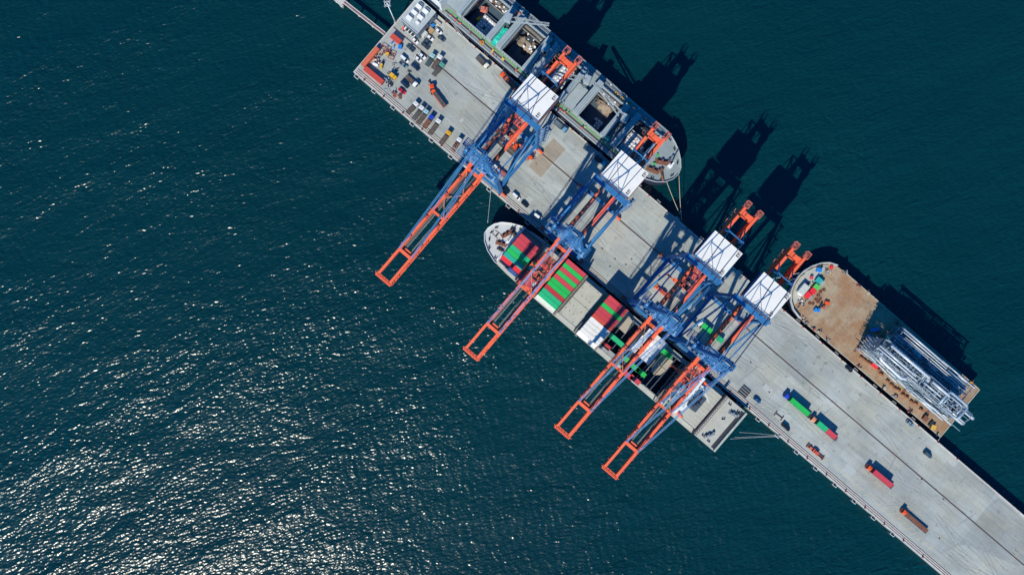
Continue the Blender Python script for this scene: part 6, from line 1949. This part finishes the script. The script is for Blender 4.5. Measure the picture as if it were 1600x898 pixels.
for (a, b, c, d, z) in ((176, 181, 107.4, 110.4, 15.7), (172, 174.6, 108.2, 110, 15.7), (206, 213, 106.5, 112.5, 9.5), (185, 189, 97.8, 100.4, 22.0)):
    pm('platform', MB().box(a, b, c, d, z, z + .15), mat('pale_grating', (.42, .47, .48), .6, var=.25, scale=2))
hr = MB()
for n in (TN[0] - .3, TN[2] + .3):
    hr.box(TU[0], TU[-1], n - .05, n + .05, 22.9, 23.0).box(TU[0], TU[-1], n - .05, n + .05, 22.4, 22.5)
    for i in range(28):
        hr.box(TU[0] + i * 1.8, TU[0] + i * 1.8 + .08, n - .05, n + .05, 21.8, 23.0)
pm('handrail', hr, GALV)
sk = MB()
for u in TU[::2]:
    sk.box(u - .6, u + .6, 91.4, 103.8, 2.02, 2.25)
pm('skid', sk, RUST)
tp = MB().prism([(205.5, 93.5), (217.5, 93.8), (218.3, 99.8), (206, 101)], 20.8, 21.0)
pm('overhang_frame', MB().beam((205, 94, 20.8), (216, 94, 20.8), .4).beam((205, 100.2, 20.8), (217.6, 100.2, 20.8), .4).beam((216, 94, 20.8), (217.6, 100.2, 20.8), .35).beam((210.5, 94, 20.8), (210.5, 100.2, 20.8), .3).beam((206, 94, 16), (216, 94, 20.8), .3).beam((206, 100.2, 16), (217.4, 100.2, 20.8), .3), GALV2)
# equipment lying in the shade of the module
for px, py, sx, sy, m, lab in ((1367, 515, 4.0, 1.6, BLUEP, 'blue box lying in the shade beside the module'), (1358, 525, 1.6, 1.4, BLUEP, 'small blue bin in the shade at the shadow edge'), (1390, 527, 3.6, 1.5, TEAL, 'teal box in the shade beside the low pipes'), (1375, 518, .9, .9, RUSTRED, 'small red box in the shade between blue and teal boxes')):
    gcrate(px, py, sx, sy, 1.2, m, lab, rot=.9)

# ------------------------------------------------------------------ mooring ropes
def rope(p, q, label, m, sag=1.0, r=.11, group='mooring ropes'):
    p, q = Vector(p), Vector(q)
    pts = []
    for i in range(13):
        t_ = i / 12
        v = p.lerp(q, t_)
        pts.append((v.x, v.y, v.z - sag * 4 * t_ * (1 - t_)))
    solo('mooring_rope', MB().path(pts, r, 6), m, label, 'rope', p.x, p.y, p.z, 0, group, pier=True)
def pz(px, py, z): return (*UN(px, py, z), z)
rope(pz(762, 348, 5.9), pz(767.5, 292, .8), 'pale mooring rope from the container ship bow to the kerb', ROPEW, .6, .13)
for i, (b_, lab) in enumerate(((642.5, 'uppermost pale rope from the container ship stern to the kerb'), (651, 'middle pale rope from the container ship stern to the kerb'), (655.5, 'lowest pale rope from the container ship stern to the kerb'))):
    rope(pz(1155 - i * 7, (675, 683, 685.5)[i], 4.5), pz(1219, 680.5 + i * .5, .8), lab, ROPEW, .7, .075)
rope(pz(1041, 282, 6.5), pz(1062.5, 335, .8), 'tan mooring rope from the bulk carrier bow, nearer the crane', ROPE, .8, .16)
rope(pz(1061, 274, 6.5), pz(1065, 345, .8), 'tan mooring rope from the bulk carrier bow, outer one', ROPE, .8, .16)
rope(pz(1269, 422, 3.6), pz(1180, 442, .8), 'long pale rope from the barge bow leading under the crane girder', ROPEW, 1.2, .14)
rope(pz(1258, 430, 3.6), pz(1196, 452, .8), 'thin tan rope from the barge bow, shorter one', ROPE, 1.4, .08)
rope(pz(1485, 660, 2.2), pz(1466, 688, .8), 'pale rope from the barge stern to the landward kerb', ROPEW, .4, .1)
rope(pz(694, 18, 5), pz(735, 70, .8), 'pale mooring rope along the side of the bulk carrier', ROPEW, .8, .12)
rope(pz(698, 24, 5), pz(722, 58, .8), 'second pale rope beside the bulk carrier side', ROPEW, .8, .1)
# manhole covers and drains set in the concrete
for i, (px, py) in enumerate(((961, 404), (987, 404.5), (978, 413), (953, 416), (941, 388), (1202, 612), (1173, 566), (1440, 748), (1474, 779), (1468, 840), (812, 338), (1030, 431), (900, 420))):
    u, n = UN(px, py)
    solo('drain_cover', MB().cb(0, 0, .0, .9, .7, .05), DARKSTEEL, 'small dark drain cover set flush in the pier concrete', 'drain cover', u, n, 0.006, 0, 'drain covers in the pier')
